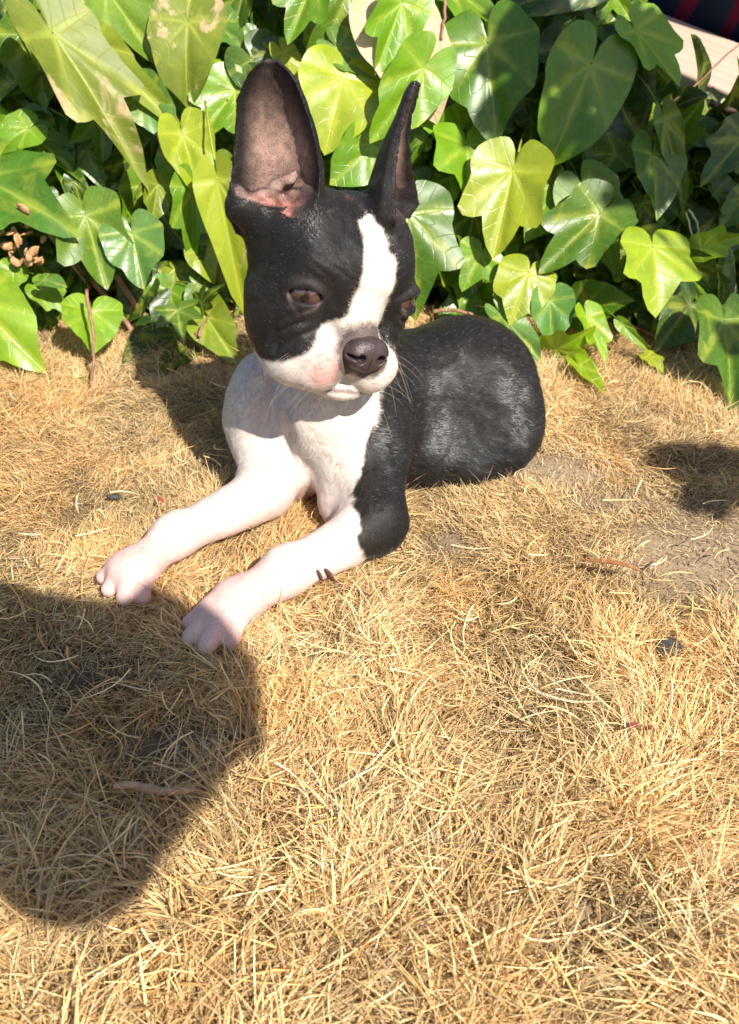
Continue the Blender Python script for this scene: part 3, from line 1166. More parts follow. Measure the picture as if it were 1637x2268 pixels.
def leaf_mesh(kind, seed, fold, droop, wave, name='leaf'):
    r_ = np.random.default_rng(seed + 100)
    A, R = outline(kind, seed)
    NA = 44
    th = np.linspace(-math.pi, math.pi, NA + 1)[:-1]
    rad = np.interp(th, A, R)
    rings = (.34, .68, 1.0)
    P = [(0, 0)]
    for q in rings:
        for t, ra in zip(th, rad):
            P.append((math.sin(t) * ra * q, math.cos(t) * ra * q))
    P = np.array(P)
    x, y = P[:, 0], P[:, 1]
    rr = np.sqrt(x * x + y * y)
    ang = np.abs(np.arctan2(x, y))
    dv = np.min(np.abs(ang[:, None] - VEINS[None]), 1)
    nv_ = np.argmin(np.abs(ang[:, None] - VEINS[None]), 1)
    dv = np.minimum(dv, 1.2)
    vs = rr * np.cos(dv)
    vt = rr * np.sin(dv)
    ph = r_.uniform(0, 6.28, 4)
    z = fold * np.abs(x) * (1 - .3 * np.abs(x))
    z += -droop * np.clip(y, -1, 2) ** 2
    z += .30 * vt * (1 - vt * 1.5) * .8
    z += wave * np.sin(ang * 5 + ph[0]) * rr ** 2 + wave * .7 * np.sin(x * 5 + ph[1]) * np.cos(y * 4 + ph[2]) * rr
    z += wave * .8 * rr ** 2 * np.sin(3 * np.arctan2(x, y) + ph[3])
    V = np.stack([x, y, z], 1)
    F = []
    for i in range(NA):
        j = (i + 1) % NA
        F.append((0, 1 + j, 1 + i))
        for k in range(len(rings) - 1):
            a, b_ = 1 + k * NA + i, 1 + k * NA + j
            F.append((a, b_, b_ + NA))
            F.append((a, b_ + NA, a + NA))
    # stalk
    pts = [(0, .0, .0), (0, -.12, -.05), (.02, -.32, -.20), (.05, -.5, -.45)]
    v2, f2 = tube(pts, [.016, .016, .017, .018], 4)
    F = np.array(F + [tuple(q) for q in (f2 + len(V))])
    edge = np.concatenate([[0], *[np.full(NA, q) for q in rings]])
    n2 = len(v2)
    att = {'vs': np.concatenate([vs, np.full(n2, .2)]), 'vt': np.concatenate([vt, np.zeros(n2)]),
           'edge': np.concatenate([edge, np.full(n2, .3)]), 'lx': np.concatenate([x, np.zeros(n2)]), 'ly': np.concatenate([y, np.full(n2, -.3)])}
    return mesh_np(name, np.concatenate([V, v2]), F, 3, None, attrs=att, link=False)


def leaf_material(name, mode):
    m = NT(name)
    oi = m.n('ObjectInfo')
    base = oi.outputs['Color'] if mode != 'mass' else m.attr('tint').outputs['Color']
    vs, vt, ed = (m.attr(k).outputs['Fac'] for k in ('vs', 'vt', 'edge'))
    lx, ly = (m.attr(k).outputs['Fac'] for k in ('lx', 'ly'))
    cmb = m.n('CombineXYZ')
    m.l(lx, cmb.inputs[0])
    m.l(ly, cmb.inputs[1])
    m.l(m.math('MULTIPLY', oi.outputs['Random'], 37.0), cmb.inputs[2])
    vec = cmb.outputs[0]
    n1 = m.noise(2.6, 4, .6, vec, .3)
    n2 = m.noise(14, 4, .65, vec)
    wmain = m.math('SUBTRACT', .034, m.math('MULTIPLY', vs, .026))
    main = m.math('SUBTRACT', 1.0, m.math('DIVIDE', vt, wmain), clamp=True)
    main = m.math('POWER', main, .6)
    glow = m.math('SUBTRACT', 1.0, m.math('DIVIDE', vt, .075), clamp=True)
    wob = m.math('MULTIPLY', n1, .12)
    sec_c = m.math('ADD', m.math('SUBTRACT', vs, m.math('MULTIPLY', vt, .85)), wob)
    fr = m.math('ABSOLUTE', m.math('SUBTRACT', m.math('FRACT', m.math('MULTIPLY', sec_c, 6.2)), .5))
    sec = m.math('SUBTRACT', 1.0, m.math('DIVIDE', fr, .06), clamp=True)
    sec = m.math('MULTIPLY', sec, m.math('SUBTRACT', 1.0, m.math('MULTIPLY', vt, 1.8), clamp=True))
    vor = m.n('TexVoronoi', feature='DISTANCE_TO_EDGE')
    vor.inputs['Scale'].default_value = 15
    m.l(vec, vor.inputs['Vector'])
    net = m.math('SUBTRACT', 1.0, m.math('DIVIDE', vor.outputs['Distance'], .07), clamp=True)
    sc = m.n('SeparateColor')
    m.l(base, sc.inputs[0])
    light = m.n('MixRGB')
    light.blend_type = 'MIX'
    light.inputs[0].default_value = .42
    m.l(base, light.inputs[1])
    light.inputs[2].default_value = (.40, .46, .08, 1)
    dark = m.mix(1.0, base, (.50, .62, .62, 1), 'MULTIPLY')
    c = m.mix(m.smooth(n1, .35, .7), base, dark)
    c = m.mix(m.math('MULTIPLY', m.smooth(n2, .35, .8), .28), c, (.20, .24, .03, 1))
    yel = m.mix(m.smooth(m.math('ADD', n1, m.math('MULTIPLY', glow, .22)), .52, .80), c, m.mix(.5, base, (.42, .42, .04, 1)))
    c = m.mix(m.math('MULTIPLY', net, .0), yel, light.outputs[0])
    c = m.mix(m.math('MULTIPLY', sec, .30), c, light.outputs[0])
    c = m.mix(m.math('MULTIPLY', main, .85), c, light.outputs[0])
    hub = m.math('SUBTRACT', 1.0, m.math('DIVIDE', m.math('ADD', vs, vt), .55), clamp=True)
    c = m.mix(m.math('MULTIPLY', hub, .30), c, light.outputs[0])
    rough = .34
    if mode == 'scorched':
        s1 = m.noise(2.2, 5, .6, vec, .8)
        f1 = m.smooth(m.math('ADD', s1, m.math('MULTIPLY', m.math('ABSOLUTE', lx), .20)), .64, .72)
        c = m.mix(f1, c, m.mix(m.smooth(n2, .3, .7), (.55, .44, .22, 1), (.42, .27, .15, 1)))
        f2 = m.smooth(s1, .70, .75)
        c = m.mix(f2, c, (.13, .06, .035, 1))
        rough = .5
    if mode == 'dead':
        c = m.mix(m.smooth(n1, .3, .7), (.62, .44, .33, 1), (.50, .40, .20, 1))
        c = m.mix(m.math('MULTIPLY', m.math('MAXIMUM', sec, main), .5), c, (.30, .14, .07, 1))
        rough = .7
    back = m.n('NewGeometry').outputs['Backfacing']
    c = m.mix(m.math('MULTIPLY', back, .45), c, (.17, .24, .07, 1))
    h = m.math('ADD', m.math('ADD', m.math('MULTIPLY', main, -.9), m.math('MULTIPLY', sec, -.35)), m.math('MULTIPLY', n2, .16))
    h = m.math('ADD', h, m.math('MULTIPLY', net, -.02))
    bp = m.bump(h, .45, .0011)
    b = m.bsdf(c, m.math('ADD', rough - .06, m.math('MULTIPLY', n2, .16)), .5, Normal=bp)
    tl = m.n('BsdfTranslucent')
    tc = m.mix(1.0, c, (1.7, 1.65, .55, 1), 'MULTIPLY')
    m.l(tc, tl.inputs['Color'])
    m.l(bp, tl.inputs['Normal'])
    mx = m.n('MixShader')
    mx.inputs[0].default_value = .24 if mode != 'mass' else .15
    m.l(b.outputs[0], mx.inputs[1])
    m.l(tl.outputs[0], mx.inputs[2])
    return m.done(mx.outputs[0])


M_LEAF = leaf_material('ivy_leaf', 'green')
M_SCORCH = leaf_material('ivy_leaf_scorched', 'scorched')
M_DEAD = leaf_material('ivy_leaf_dead', 'dead')

MESHES = {}
for kind in ('lobed', 'heart', 'long', 'star'):
    MESHES[kind] = []
    for i in range(5):
        me = leaf_mesh(kind, i * 7 + len(kind), (.14, .34, -.16, .48, .24)[i], (.26, .16, .42, .24, .10)[i], (.075, .055, .085, .06, .09)[i])
        me.materials.append(M_LEAF)
        MESHES[kind].append(me)

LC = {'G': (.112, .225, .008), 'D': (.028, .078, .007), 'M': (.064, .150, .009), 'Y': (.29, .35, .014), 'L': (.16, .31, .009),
      'O': (.19, .225, .018), 'P': (.10, .21, .040), 'K': (.011, .040, .006), 'T': (.5, .4, .25), 'B': (.25, .40, .009)}  # K is a near-black green that paints leaves seen in shade
ivy = empty('ivy', (0, .95, 0))
tag(ivy, 'dense green ivy bank of large glossy lobed leaves behind the puppy', 'ivy')
IO = Vector((0, .95, 0))
n_leaf = 0


def put_leaf(P0, P1, width, kind, colr, N=None, var=None, mat=None, parent=ivy, jit=.20):
    """a leaf from its stalk point P0 to its tip P1"""
    global n_leaf
    P0, P1 = Vector(P0), Vector(P1)
    yv = P1 - P0
    L = yv.length
    yv.normalize()
    N = Vector(N if N is not None else (.12, -.72, .62))
    N = N + Vector(rng.normal(0, jit, 3))
    N = (N - yv * N.dot(yv)).normalized()
    xv = yv.cross(N)
    natural = {'lobed': 1.12, 'heart': 1.14, 'long': .68, 'star': 1.24}[kind]
    sx = width * 1.10 / natural
    M = Matrix.Identity(4)
    for i, (ax, s) in enumerate(((xv, sx), (yv, L), (N, (sx + L) / 2))):
        for j in range(3):
            M[j][i] = ax[j] * s
    M.translation = P0 - IO
    me = MESHES[kind][rng.integers(5) if var is None else var]
    o = bpy.data.objects.new('leaf', me)
    COL.objects.link(o)
    o.parent = parent
    o.matrix_basis = M
    v = rng.normal(0, .10)
    o.color = (*[max(.004, c * (1 + v + rng.normal(0, .05))) for c in LC[colr]], 1)
    if mat is not None:
        o.material_slots[0].link = 'OBJECT'
        o.material_slots[0].material = mat
    n_leaf += 1
    return o


def ivy_y(py):
    return .885 + (800 - py) / 800 * .17


# leaves that can be told apart: stalk, tip, width (in the 1637-wide picture), form, colour, depth offset, mesh variant
HERO = [
    (117, 75, 335, 395, 190, 'lobed', 'O', -.045, 4, 'S'), (235, -25, 368, 160, 165, 'lobed', 'G', -.01, 1, 'S'), (418, 48, 400, 235, 175, 'heart', 'O', -.03, 0, 'S'),
    (208, 95, 405, 285, 95, 'long', 'O', -.02, 1, 'S'), (318, 212, 392, 318, 100, 'heart', 'P', -.01, 3, 0), (522, 200, 428, 318, 130, 'lobed', 'L', -.015, 1, 0),
    (404, 297, 446, 432, 120, 'heart', 'Y', -.03, 3, 0), (-40, 395, 162, 482, 215, 'lobed', 'M', -.05, 0, 0), (62, 285, -30, 335, 95, 'heart', 'L', -.02, 0, 0),
    (70, 303, 194, 400, 95, 'lobed', 'M', .005, 4, 0), (190, 333, 318, 434, 85, 'heart', 'M', .01, 2, 0), (165, 402, 192, 478, 45, 'heart', 'D', .01, 0, 0),
    (190, 478, 242, 655, 160, 'lobed', 'G', -.03, 1, 0), (292, 516, 318, 640, 132, 'heart', 'P', -.03, 4, 0), (428, 415, 422, 590, 92, 'lobed', 'G', -.02, 3, 0),
    (482, 398, 541, 705, 105, 'long', 'Y', -.035, 1, 'S'), (394, 688, 404, 752, 100, 'star', 'M', -.035, 1, 0), (447, 672, 478, 632, 62, 'star', 'D', -.03, 0, 0),
    (398, 742, 282, 836, 170, 'heart', 'K', -.01, 0, 0), (458, 702, 522, 800, 100, 'heart', 'O', -.02, 3, 0), (-45, 670, 72, 815, 170, 'heart', 'B', -.055, 2, 0),
    (88, 640, 164, 694, 62, 'lobed', 'L', -.02, 0, 0), (97, 622, 145, 625, 44, 'heart', 'P', -.04, 0, 0), (203, 690, 206, 782, 128, 'heart', 'B', -.045, 1, 0),
    (203, 850, 163, 838, 34, 'heart', 'L', -.05, 1, 0), (28, -15, 48, 115, 100, 'heart', 'D', -.01, 0, 0), (118, 50, 182, 22, 70, 'lobed', 'G', .005, 0, 0),
    (28, 128, 52, 198, 50, 'heart', 'P', .02, 0, 0), (-18, 88, 24, 138, 60, 'heart', 'Y', .0, 0, 0), (470, 45, 548, 108, 90, 'heart', 'P', .01, 4, 0),
    (432, -45, 408, 46, 120, 'lobed', 'O', -.01, 0, 'S'), (400, 350, 386, 446, 105, 'heart', 'G', .0, 0, 0), (348, 408, 338, 500, 68, 'heart', 'O', -.01, 4, 0),
    (440, 556, 474, 624, 66, 'heart', 'Y', -.01, 3, 0), (385, 600, 432, 645, 66, 'heart', 'O', .01, 2, 0),
    (700, -55, 629, 110, 125, 'lobed', 'G', -.05, 1, 0), (775, -30, 700, 170, 165, 'heart', 'M', -.015, 0, 0), (890, 5, 830, 180, 130, 'lobed', 'L', -.045, 1, 0),
    (868, 50, 985, 262, 200, 'heart', 'T', -.035, 0, 'T'), (748, 106, 842, 176, 85, 'heart', 'P', -.02, 1, 0), (759, 170, 728, 330, 195, 'heart', 'Y', -.035, 0, 0),
    (938, 150, 822, 322, 140, 'heart', 'L', -.05, 4, 0), (822, 322, 742, 408, 130, 'heart', 'G', -.03, 0, 0), (626, 116, 674, 196, 66, 'heart', 'Y', -.01, 0, 0),
    (602, 118, 536, 184, 62, 'heart', 'D', .0, 1, 0), (562, 82, 518, 142, 66, 'lobed', 'P', .01, 0, 0), (640, 205, 560, 290, 90, 'heart', 'M', .03, 0, 0),
    (1080, 96, 1100, 320, 215, 'heart', 'M', -.03, 4, 0), (1032, 322, 1052, 462, 190, 'lobed', 'L', -.02, 4, 0), (1137, 376, 1086, 590, 180, 'lobed', 'Y', -.035, 1, 0),
    (905, 474, 938, 712, 205, 'lobed', 'M', -.04, 0, 0), (1309, 142, 1228, 372, 195, 'heart', 'G', -.04, 0, 0), (1322, 142, 1420, 300, 215, 'heart', 'K', -.01, 0, 0),
    (1335, 88, 1172, 112, 135, 'heart', 'D', .01, 0, 0), (1410, 70, 1520, 196, 135, 'lobed', 'L', -.03, 1, 0), (1364, 342, 1232, 416, 90, 'lobed', 'M', .0, 1, 0),
    (1446, 344, 1462, 482, 140, 'heart', 'M', -.03, 1, 0), (1442, 345, 1286, 338, 100, 'heart', 'D', .01, 0, 0), (1230, 416, 1166, 528, 165, 'heart', 'G', -.01, 1, 0),
    (1296, 425, 1372, 618, 145, 'lobed', 'P', -.01, 4, 'S'), (1328, 474, 1182, 616, 150, 'lobed', 'M', -.035, 1, 0), (1170, 603, 1138, 702, 132, 'heart', 'Y', -.04, 2, 0),
    (1064, 562, 1032, 640, 108, 'lobed', 'L', -.02, 0, 0), (1446, 548, 1482, 686, 190, 'lobed', 'B', -.05, 0, 0), (1298, 680, 1398, 664, 108, 'heart', 'M', -.02, 1, 0),
    (1218, 666, 1226, 768, 96, 'heart', 'P', -.03, 3, 0), (1114, 702, 1206, 802, 70, 'heart', 'P', -.03, 4, 0), (1232, 772, 1314, 742, 96, 'lobed', 'B', -.045, 0, 0),
    (1300, 704, 1348, 812, 74, 'lobed', 'B', -.03, 1, 0), (1284, 812, 1338, 868, 52, 'heart', 'B', -.05, 1, 0), (1376, 716, 1448, 788, 30, 'long', 'G', -.03, 1, 0),
    (1434, 790, 1480, 818, 44, 'lobed', 'Y', -.04, 0, 0), (1528, 678, 1462, 768, 130, 'heart', 'D', -.02, 3, 0), (1604, 714, 1634, 912, 155, 'lobed', 'M', -.055, 4, 0),
    (1604, 588, 1612, 684, 56, 'heart', 'D', -.01, 0, 0), (1556, 548, 1660, 518, 66, 'lobed', 'B', -.03, 0, 0), (1648, 305, 1562, 404, 120, 'lobed', 'D', -.02, 0, 0),
    (1470, 262, 1524, 476, 66, 'long', 'M', -.02, 1, 0), (1482, 312, 1568, 212, 90, 'lobed', 'M', -.01, 1, 0), (1500, 290, 1630, 298, 80, 'heart', 'D', .0, 0, 0),
    (1546, 190, 1546, 72, 84, 'heart', 'K', .02, 4, 0), (1590, 300, 1640, 175, 105, 'heart', 'K', .0, 4, 0), (1490, 240, 1560, 200, 70, 'heart', 'K', .01, 0, 0), (1625, 235, 1668, 120, 90, 'heart', 'K', .01, 0, 0), (1002, -30, 1114, 58, 120, 'lobed', 'G', .0, 1, 0),
    (1300, -40, 1096, 24, 100, 'heart', 'D', -.01, 0, 0), (1648, 438, 1596, 506, 66, 'heart', 'M', -.01, 0, 0), (1150, 215, 1190, 300, 120, 'heart', 'D', .03, 0, 0),
    (1010, 560, 1000, 500, 60, 'heart', 'M', .02, 0, 0), (1290, 590, 1330, 690, 110, 'heart', 'D', .02, 0, 0), (560, 640, 510, 560, 80, 'heart', 'M', .02, 0, 0),
    (60, 470, 20, 560, 90, 'heart', 'D', .02, 0, 0), (30, 600, -20, 660, 70, 'lobed', 'L', -.02, 0, 0), (640, 330, 700, 420, 90, 'heart', 'K', .06, 0, 0),
]
for x0, y0, x1, y1, w, kind, colr, dz, var, mt in HERO:
    Ya = ivy_y((y0 + y1) / 2) + dz
    tiltd = .020 * (w / 150)
    P0 = at_y(x0, y0, Ya + tiltd)
    P1 = at_y(x1, y1, Ya - tiltd)
    if P1[2] < .006:
        P1 = P1 + (CC - P1) * ((.008 - P1[2]) / (CAM_H - P1[2]))
    dep = (at_y(x0, y0, Ya) - CC) @ C_F
    put_leaf(P0, P1, w / FPX * dep, kind, colr, None, var, {'S': M_SCORCH, 'T': M_DEAD}.get(mt))

# leaves deeper in the bank
def ivy_top(x):        # height of the bank
    return .32 + .05 * math.sin(x * 7) - max(0, (x - .28)) * 1.1


fills = 0
while fills < 203:
    px, py = rng.uniform(-120, 1760), rng.uniform(-160, 790)
    if px > 1440 and py < 215:
        continue
    dz = rng.uniform(.0, .085)
    Ya = ivy_y(py) + dz
    c = at_y(px, py, Ya)
    if c[2] < .02:
        continue
    L = rng.uniform(.030, .062)
    a = rng.normal(0, .8)
    d = Vector((math.sin(a), -.35 + rng.normal(0, .2), -math.cos(a)))
    d.normalize()
    P0 = Vector(c) - d * L * .4
    P1 = Vector(c) + d * L * .6
    if P1.z < .006:
        continue
    right = px > 1200
    colr = rng.choice(['G', 'M', 'D', 'L', 'P', 'O'], p=[.22, .30, .34, .05, .05, .04]) if not right else rng.choice(['M', 'D', 'K'], p=[.35, .4, .25])  # few pale leaves, to paint the near-black shade between them
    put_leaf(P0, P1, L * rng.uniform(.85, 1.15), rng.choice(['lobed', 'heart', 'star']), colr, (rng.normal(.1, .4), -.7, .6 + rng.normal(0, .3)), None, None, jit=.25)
    fills += 1

# the rest of the bank, beyond the frame and deep inside: one mass
tmpl = {}
for kind in ('lobed', 'heart'):
    me = MESHES[kind][0]
    v = np.empty(len(me.vertices) * 3, np.float32)
    me.vertices.foreach_get('co', v)
    v = v.reshape(-1, 3)
    keepi = [0] + list(range(1 + 44, 1 + 132, 2))
    core = np.concatenate([v[:1], v[1 + 88:1 + 132:2]])
    tf = [(0, 1 + (i + 1) % 22, 1 + i) for i in range(22)]
    tmpl[kind] = (core, np.array(tf))
VV, FF, CL, no = [], [], [], 0
HV, HF, HC, HA, hno = [], [], [], [], 0
M_BANK = leaf_material('ivy_leaf_bank', 'mass')
full = {}
for kind in ('lobed', 'heart', 'star'):
    for i in range(5):
        me = MESHES[kind][i]
        v = np.empty(len(me.vertices) * 3, np.float32)
        me.vertices.foreach_get('co', v)
        f = np.empty(len(me.polygons) * 3, np.int32)
        me.loops.foreach_get('vertex_index', f)
        at = {}
        for k in ('vs', 'vt', 'edge', 'lx', 'ly'):
            a = np.empty(len(me.vertices), np.float32)
            me.attributes[k].data.foreach_get('value', a)
            at[k] = a
        full[kind, i] = (v.reshape(-1, 3), f.reshape(-1, 3), at)
A_, B_, C_, E_, X_, Y_ = [], [], [], [], [], []
for i in range(4000):
    if i >= 2600:
        x = rng.uniform(-.55, .62)
        z = rng.uniform(.0, .33) * rng.uniform(.3, 1)
        y = .905 + z * .62 + rng.uniform(.015, .14) - .10 * max(0, x - .2)
    elif i < 1700:
        x = rng.uniform(-1.5, 1.5)
        z = rng.uniform(.0, .34)
        y = .93 + z * .62 + rng.uniform(.05, .55) ** 1.0
    else:
        x = rng.uniform(-1.5, 1.5)
        z = rng.uniform(0, .34)
        y = .90 + z * .62 + rng.uniform(-.03, .06)
        if abs(x) < .36 + (y - .9) * .3:
            continue
    if x > .34 and z > .20 and y > 1:
        z = rng.uniform(0, .10)
    if i < 1700 and z > .30:
        pass
    L = rng.uniform(.045, .08) * (1 if i < 2600 else .75)
    nrm = unit(np.array([rng.normal(.1, .5), -.6, .7 + rng.normal(0, .4)]))
    d = unit(np.array([rng.normal(0, .7), -.3, -1 + rng.normal(0, .3)]))
    d = unit(d - nrm * (d @ nrm))
    xx = np.cross(d, nrm)
    core, tf = tmpl['lobed' if rng.random() < .6 else 'heart']
    W = core[:, :1] * xx * L + core[:, 1:2] * d * L + core[:, 2:3] * nrm * L + np.array([x, y, z + .02])
    W[:, 2] = np.maximum(W[:, 2], .004)
    dw = W - CC
    zz = dw @ C_F
    if ((zz > 0) & (818.5 + FPX * dw[:, 0] / zz > 1462) & (1134 - FPX * (dw @ C_U) / zz < 205)).any():
        continue                                  # the bank ends here; the ledge shows
    if i >= 2600:                                 # near the front: whole leaves with veins
        fv, ff_, at = full[['lobed', 'heart', 'lobed', 'heart', 'star'][i % 5], i % 4]
        W = fv[:, :1] * xx * L + fv[:, 1:2] * d * L + fv[:, 2:3] * nrm * L + np.array([x, y, z + .02])
        W[:, 2] = np.maximum(W[:, 2], .004)
        HV.append(W)
        HF.append(ff_ + hno)
        hno += len(W)
        HA.append({k: (a + (rng.uniform(3, 40) if k in ('ly',) else 0)) for k, a in at.items()})
        cc = np.array(LC[rng.choice(['G', 'M', 'D', 'K', 'L'], p=[.14, .32, .34, .17, .03])]) * rng.uniform(.8, 1.25)
        HC.append(np.repeat(cc[None], len(W), 0))
        continue
    VV.append(W)
    FF.append(tf + no)
    no += len(W)
    cc = np.array(LC[rng.choice(['G', 'M', 'D', 'K'], p=[.08, .22, .35, .35])]) * rng.uniform(.8, 1.2)  # dark greens favoured, painting the deep shade inside the bank
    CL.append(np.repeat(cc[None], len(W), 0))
m = NT('ivy_mass')
c = m.attr('tint').outputs['Color']
b = m.bsdf(c, .38, .45)
tl = m.n('BsdfTranslucent')
m.l(c, tl.inputs['Color'])
mx = m.n('MixShader')
mx.inputs[0].default_value = .12
m.l(b.outputs[0], mx.inputs[1])
m.l(tl.outputs[0], mx.inputs[2])
M_MASS = m.done(mx.outputs[0])
o = mesh_np('front_foliage', np.concatenate(HV) - np.array(IO), np.concatenate(HF), 3, M_BANK, ivy, color=np.concatenate(HC), attrs={k: np.concatenate([a[k] for a in HA]) for k in HA[0]})
o['kind'] = 'stuff'
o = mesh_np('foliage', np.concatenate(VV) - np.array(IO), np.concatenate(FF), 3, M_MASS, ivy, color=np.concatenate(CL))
o['kind'] = 'stuff'

# woody runners and stalks
m = NT('ivy_stem')
geo = m.n('NewGeometry').outputs['Position']
sc_ = m.ramp(m.noise(150, 3, .6, geo), [(.3, (.16, .075, .04)), (.7, (.34, .19, .12))])
M_STEM = m.done(m.bsdf(sc_, .6, .3).outputs[0])
m = NT('ivy_pale_stalk')
M_STALK = m.done(m.bsdf((.42, .40, .20, 1), .5, .3).outputs[0])


def stem(pp, r, mat=None, dz=-.03, ys=None):
    pts = [at_y(x, y, (ivy_y(y) + dz) if ys is None else ys[i]) for i, (x, y) in enumerate(pp)]
    pts = [p if p[2] > .003 else p + (CC - p) * ((.004 - p[2]) / (CAM_H - p[2])) for p in pts]
    t = np.linspace(0, len(pts) - 1, len(pts) * 3)
    pts = np.array([[np.interp(q, range(len(pts)), [p[k] for p in pts]) for k in range(3)] for q in t])
    pts += rng.normal(0, .0005, pts.shape)
    v, f = tube(pts, np.linspace(r, r * .75, len(pts)), 6)
    mesh_np('runner' if mat is None else 'stalk', v - np.array(IO), f, 3, mat or M_STEM, ivy)


stem([(192, 640), (200, 700), (208, 740), (207, 800), (200, 862)], .0017, None, -.065)
stem([(110, 520), (170, 590), (235, 655), (300, 740)], .0032, None, .015)
stem([(90, 500), (140, 560), (200, 640)], .0020, None, .01)
stem([(260, 610), (300, 680), (345, 720)], .0035, None, .01)
stem([(440, 745), (452, 715), (460, 700)], .0015, None, -.035)
stem([(985, -20), (984, 40), (975, 88)], .0016, None, -.035)
stem([(1525, 465), (1545, 490), (1545, 520), (1540, 560)], .0012, M_STALK, -.01)
stem([(1520, 470), (1530, 510), (1538, 540)], .0011, M_STALK, -.01)
stem([(960, 690), (1000, 685), (1060, 700)], .0020, None, 0)
stem([(1575, 225), (1610, 240), (1640, 255)], .0030, None, 0)
stem([(1360, 715), (1420, 730), (1475, 760)], .0022, None, .01)
stem([(1470, 240), (1540, 190), (1600, 130), (1660, 80)], .0010, None, .02)
stem([(430, 735), (480, 790), (500, 830)], .0014, None, -.03)
# withered flower head hanging in the leaves at the left
wv2, wf2, no = [], [], 0
cen = at_y(45, 560, ivy_y(560) - .03)
for i in range(26):
    q = cen + rng.normal(0, 1, 3) * np.array([.009, .006, .015])
    v, f = uv_sphere(rng.uniform(.0020, .0046), 7, 5, (1, .28, 1.5))
    v = v * (1 + .35 * noise3(v + i, .003, 9))[:, None]
    R_ = np.array(Quaternion(rng.normal(0, 1, 4)).normalized().to_matrix())
    wv2.append(v @ R_.T + q)
    wf2.append(f + no)
    no += len(v)
m = NT('withered')
geo = m.n('NewGeometry').outputs['Position']
M_WITH = m.done(m.bsdf(m.ramp(m.noise(200, 3, .6, geo), [(.3, (.30, .14, .06)), (.7, (.58, .35, .19))]), .8, .2).outputs[0])
o = mesh_np('withered_cluster', np.concatenate(wv2) - np.array(IO), np.concatenate(wf2), 3, M_WITH, ivy)

# ================================================================== ledge and cloth beyond the ivy
def box_mesh(name, mn, mx_, mat, parent=None, bev=.004, matrix=None, seg=2, loc=None):
    import bmesh
    bm = bmesh.new()
    bmesh.ops.create_cube(bm, size=1)
    for v in bm.verts:
        v.co = Vector([(mn[i] + mx_[i]) / 2 + v.co[i] * (mx_[i] - mn[i]) for i in range(3)])
    if bev:
        bmesh.ops.bevel(bm, geom=bm.edges[:], offset=bev, segments=seg, profile=.6, affect='EDGES')
    me = bpy.data.meshes.new(name)
    bm.to_mesh(me)
    bm.free()
    for p in me.polygons:
        p.use_smooth = True
    me.materials.append(mat)
    o = bpy.data.objects.new(name, me)
    COL.objects.link(o)
    o.parent = parent
    if matrix is not None:
        o.matrix_basis = matrix
    if loc is not None:
        o.location = loc
    return o


m = NT('pale_timber')
tc = m.n('TexCoord').outputs['Object']
mp = m.n('Mapping')
mp.inputs['Scale'].default_value = (3, 40, 40)
m.l(tc, mp.inputs[0])
g1 = m.noise(3, 5, .6, mp.outputs[0])
g2 = m.noise(30, 4, .6, tc)
tcx = m.mix(m.math('MULTIPLY', g2, .5), m.ramp(g1, [(.3, (.40, .27, .19)), (.7, (.60, .45, .34))]), (.50, .40, .32, 1))
M_TIMB = m.done(m.bsdf(tcx, .8, .2, Normal=m.bump(g1, .3, .002)).outputs[0])
zl = .12
E0 = on_z(1470, 30, zl)
E1 = on_z(1640, 96, zl)
dirE = unit(E1 - E0)
nE = np.array([-dirE[1], dirE[0], 0])
if nE[1] > 0:
    nE = -nE
Mx = Matrix.Identity(4)
for j in range(3):
    Mx[j][0], Mx[j][1], Mx[j][2] = dirE[j], -nE[j], (0, 0, 1)[j]
Mx.translation = Vector(E0)
ledge = empty('timber_ledge')
ledge.matrix_basis = Mx
tag(ledge, 'pale timber ledge running behind the ivy in the top right corner', 'ledge')
for k in range(1):
    box_mesh('plank', (-.55, -.142 * (k + 1) + .002, -.030), (.62, -.142 * k, 0), M_TIMB, ledge, .003)
for k in range(3):
    box_mesh('post', (-.45 + k * .48, -.11, -.30), (-.40 + k * .48, -.03, -.0305), M_TIMB, ledge, .003)

m = NT('striped_cloth')
tc = m.n('TexCoord').outputs['Object']
sp = m.n('SeparateXYZ')
m.l(tc, sp.inputs[0])
u_ = m.math('ADD', sp.outputs[0], m.math('MULTIPLY', sp.outputs[2], -.55))
st = m.ramp(m.math('FRACT', m.math('ADD', m.math('MULTIPLY', u_, 4.4), .18)), [(0, (.012, .016, .035)), (.30, (.016, .022, .045)), (.31, (.17, .012, .03)), (.44, (.17, .012, .03)), (.45, (.012, .016, .035)), (.74, (.02, .03, .045)), (.75, (.12, .01, .03)), (.84, (.12, .01, .03)), (.85, (.012, .016, .035))])
wn_ = m.noise(90, 3, .6, tc)
M_CLOTH = m.done(m.bsdf(st, .9, .1, Normal=m.bump(wn_, .4, .004)).outputs[0])


def cushion(name, c, size, mat, seed):
    nu, nv = 30, 20
    V = []
    for i in range(nu + 1):
        for j in range(nv + 1):
            a, b_ = i / nu * 2 - 1, j / nv * 2 - 1
            th_ = (1 - a ** 4) ** .5 * (1 - b_ ** 4) ** .5
            V.append((a * size[0], -th_ * size[1], b_ * size[2]))
    nf = len(V)
    V += [(x, -y, z) for x, y, z in V]
    V = np.array(V)
    V[:, 1] += .012 * noise3(V + 5, .09, seed)
    F = []
    for i in range(nu):
        for j in range(nv):
            a = i * (nv + 1) + j
            F.append((a, a + nv + 1, a + nv + 2, a + 1))
            F.append((nf + a, nf + a + 1, nf + a + nv + 2, nf + a + nv + 1))
    o = mesh_np(name, V, np.array(F), 4, mat)
    o.location = c
    return o


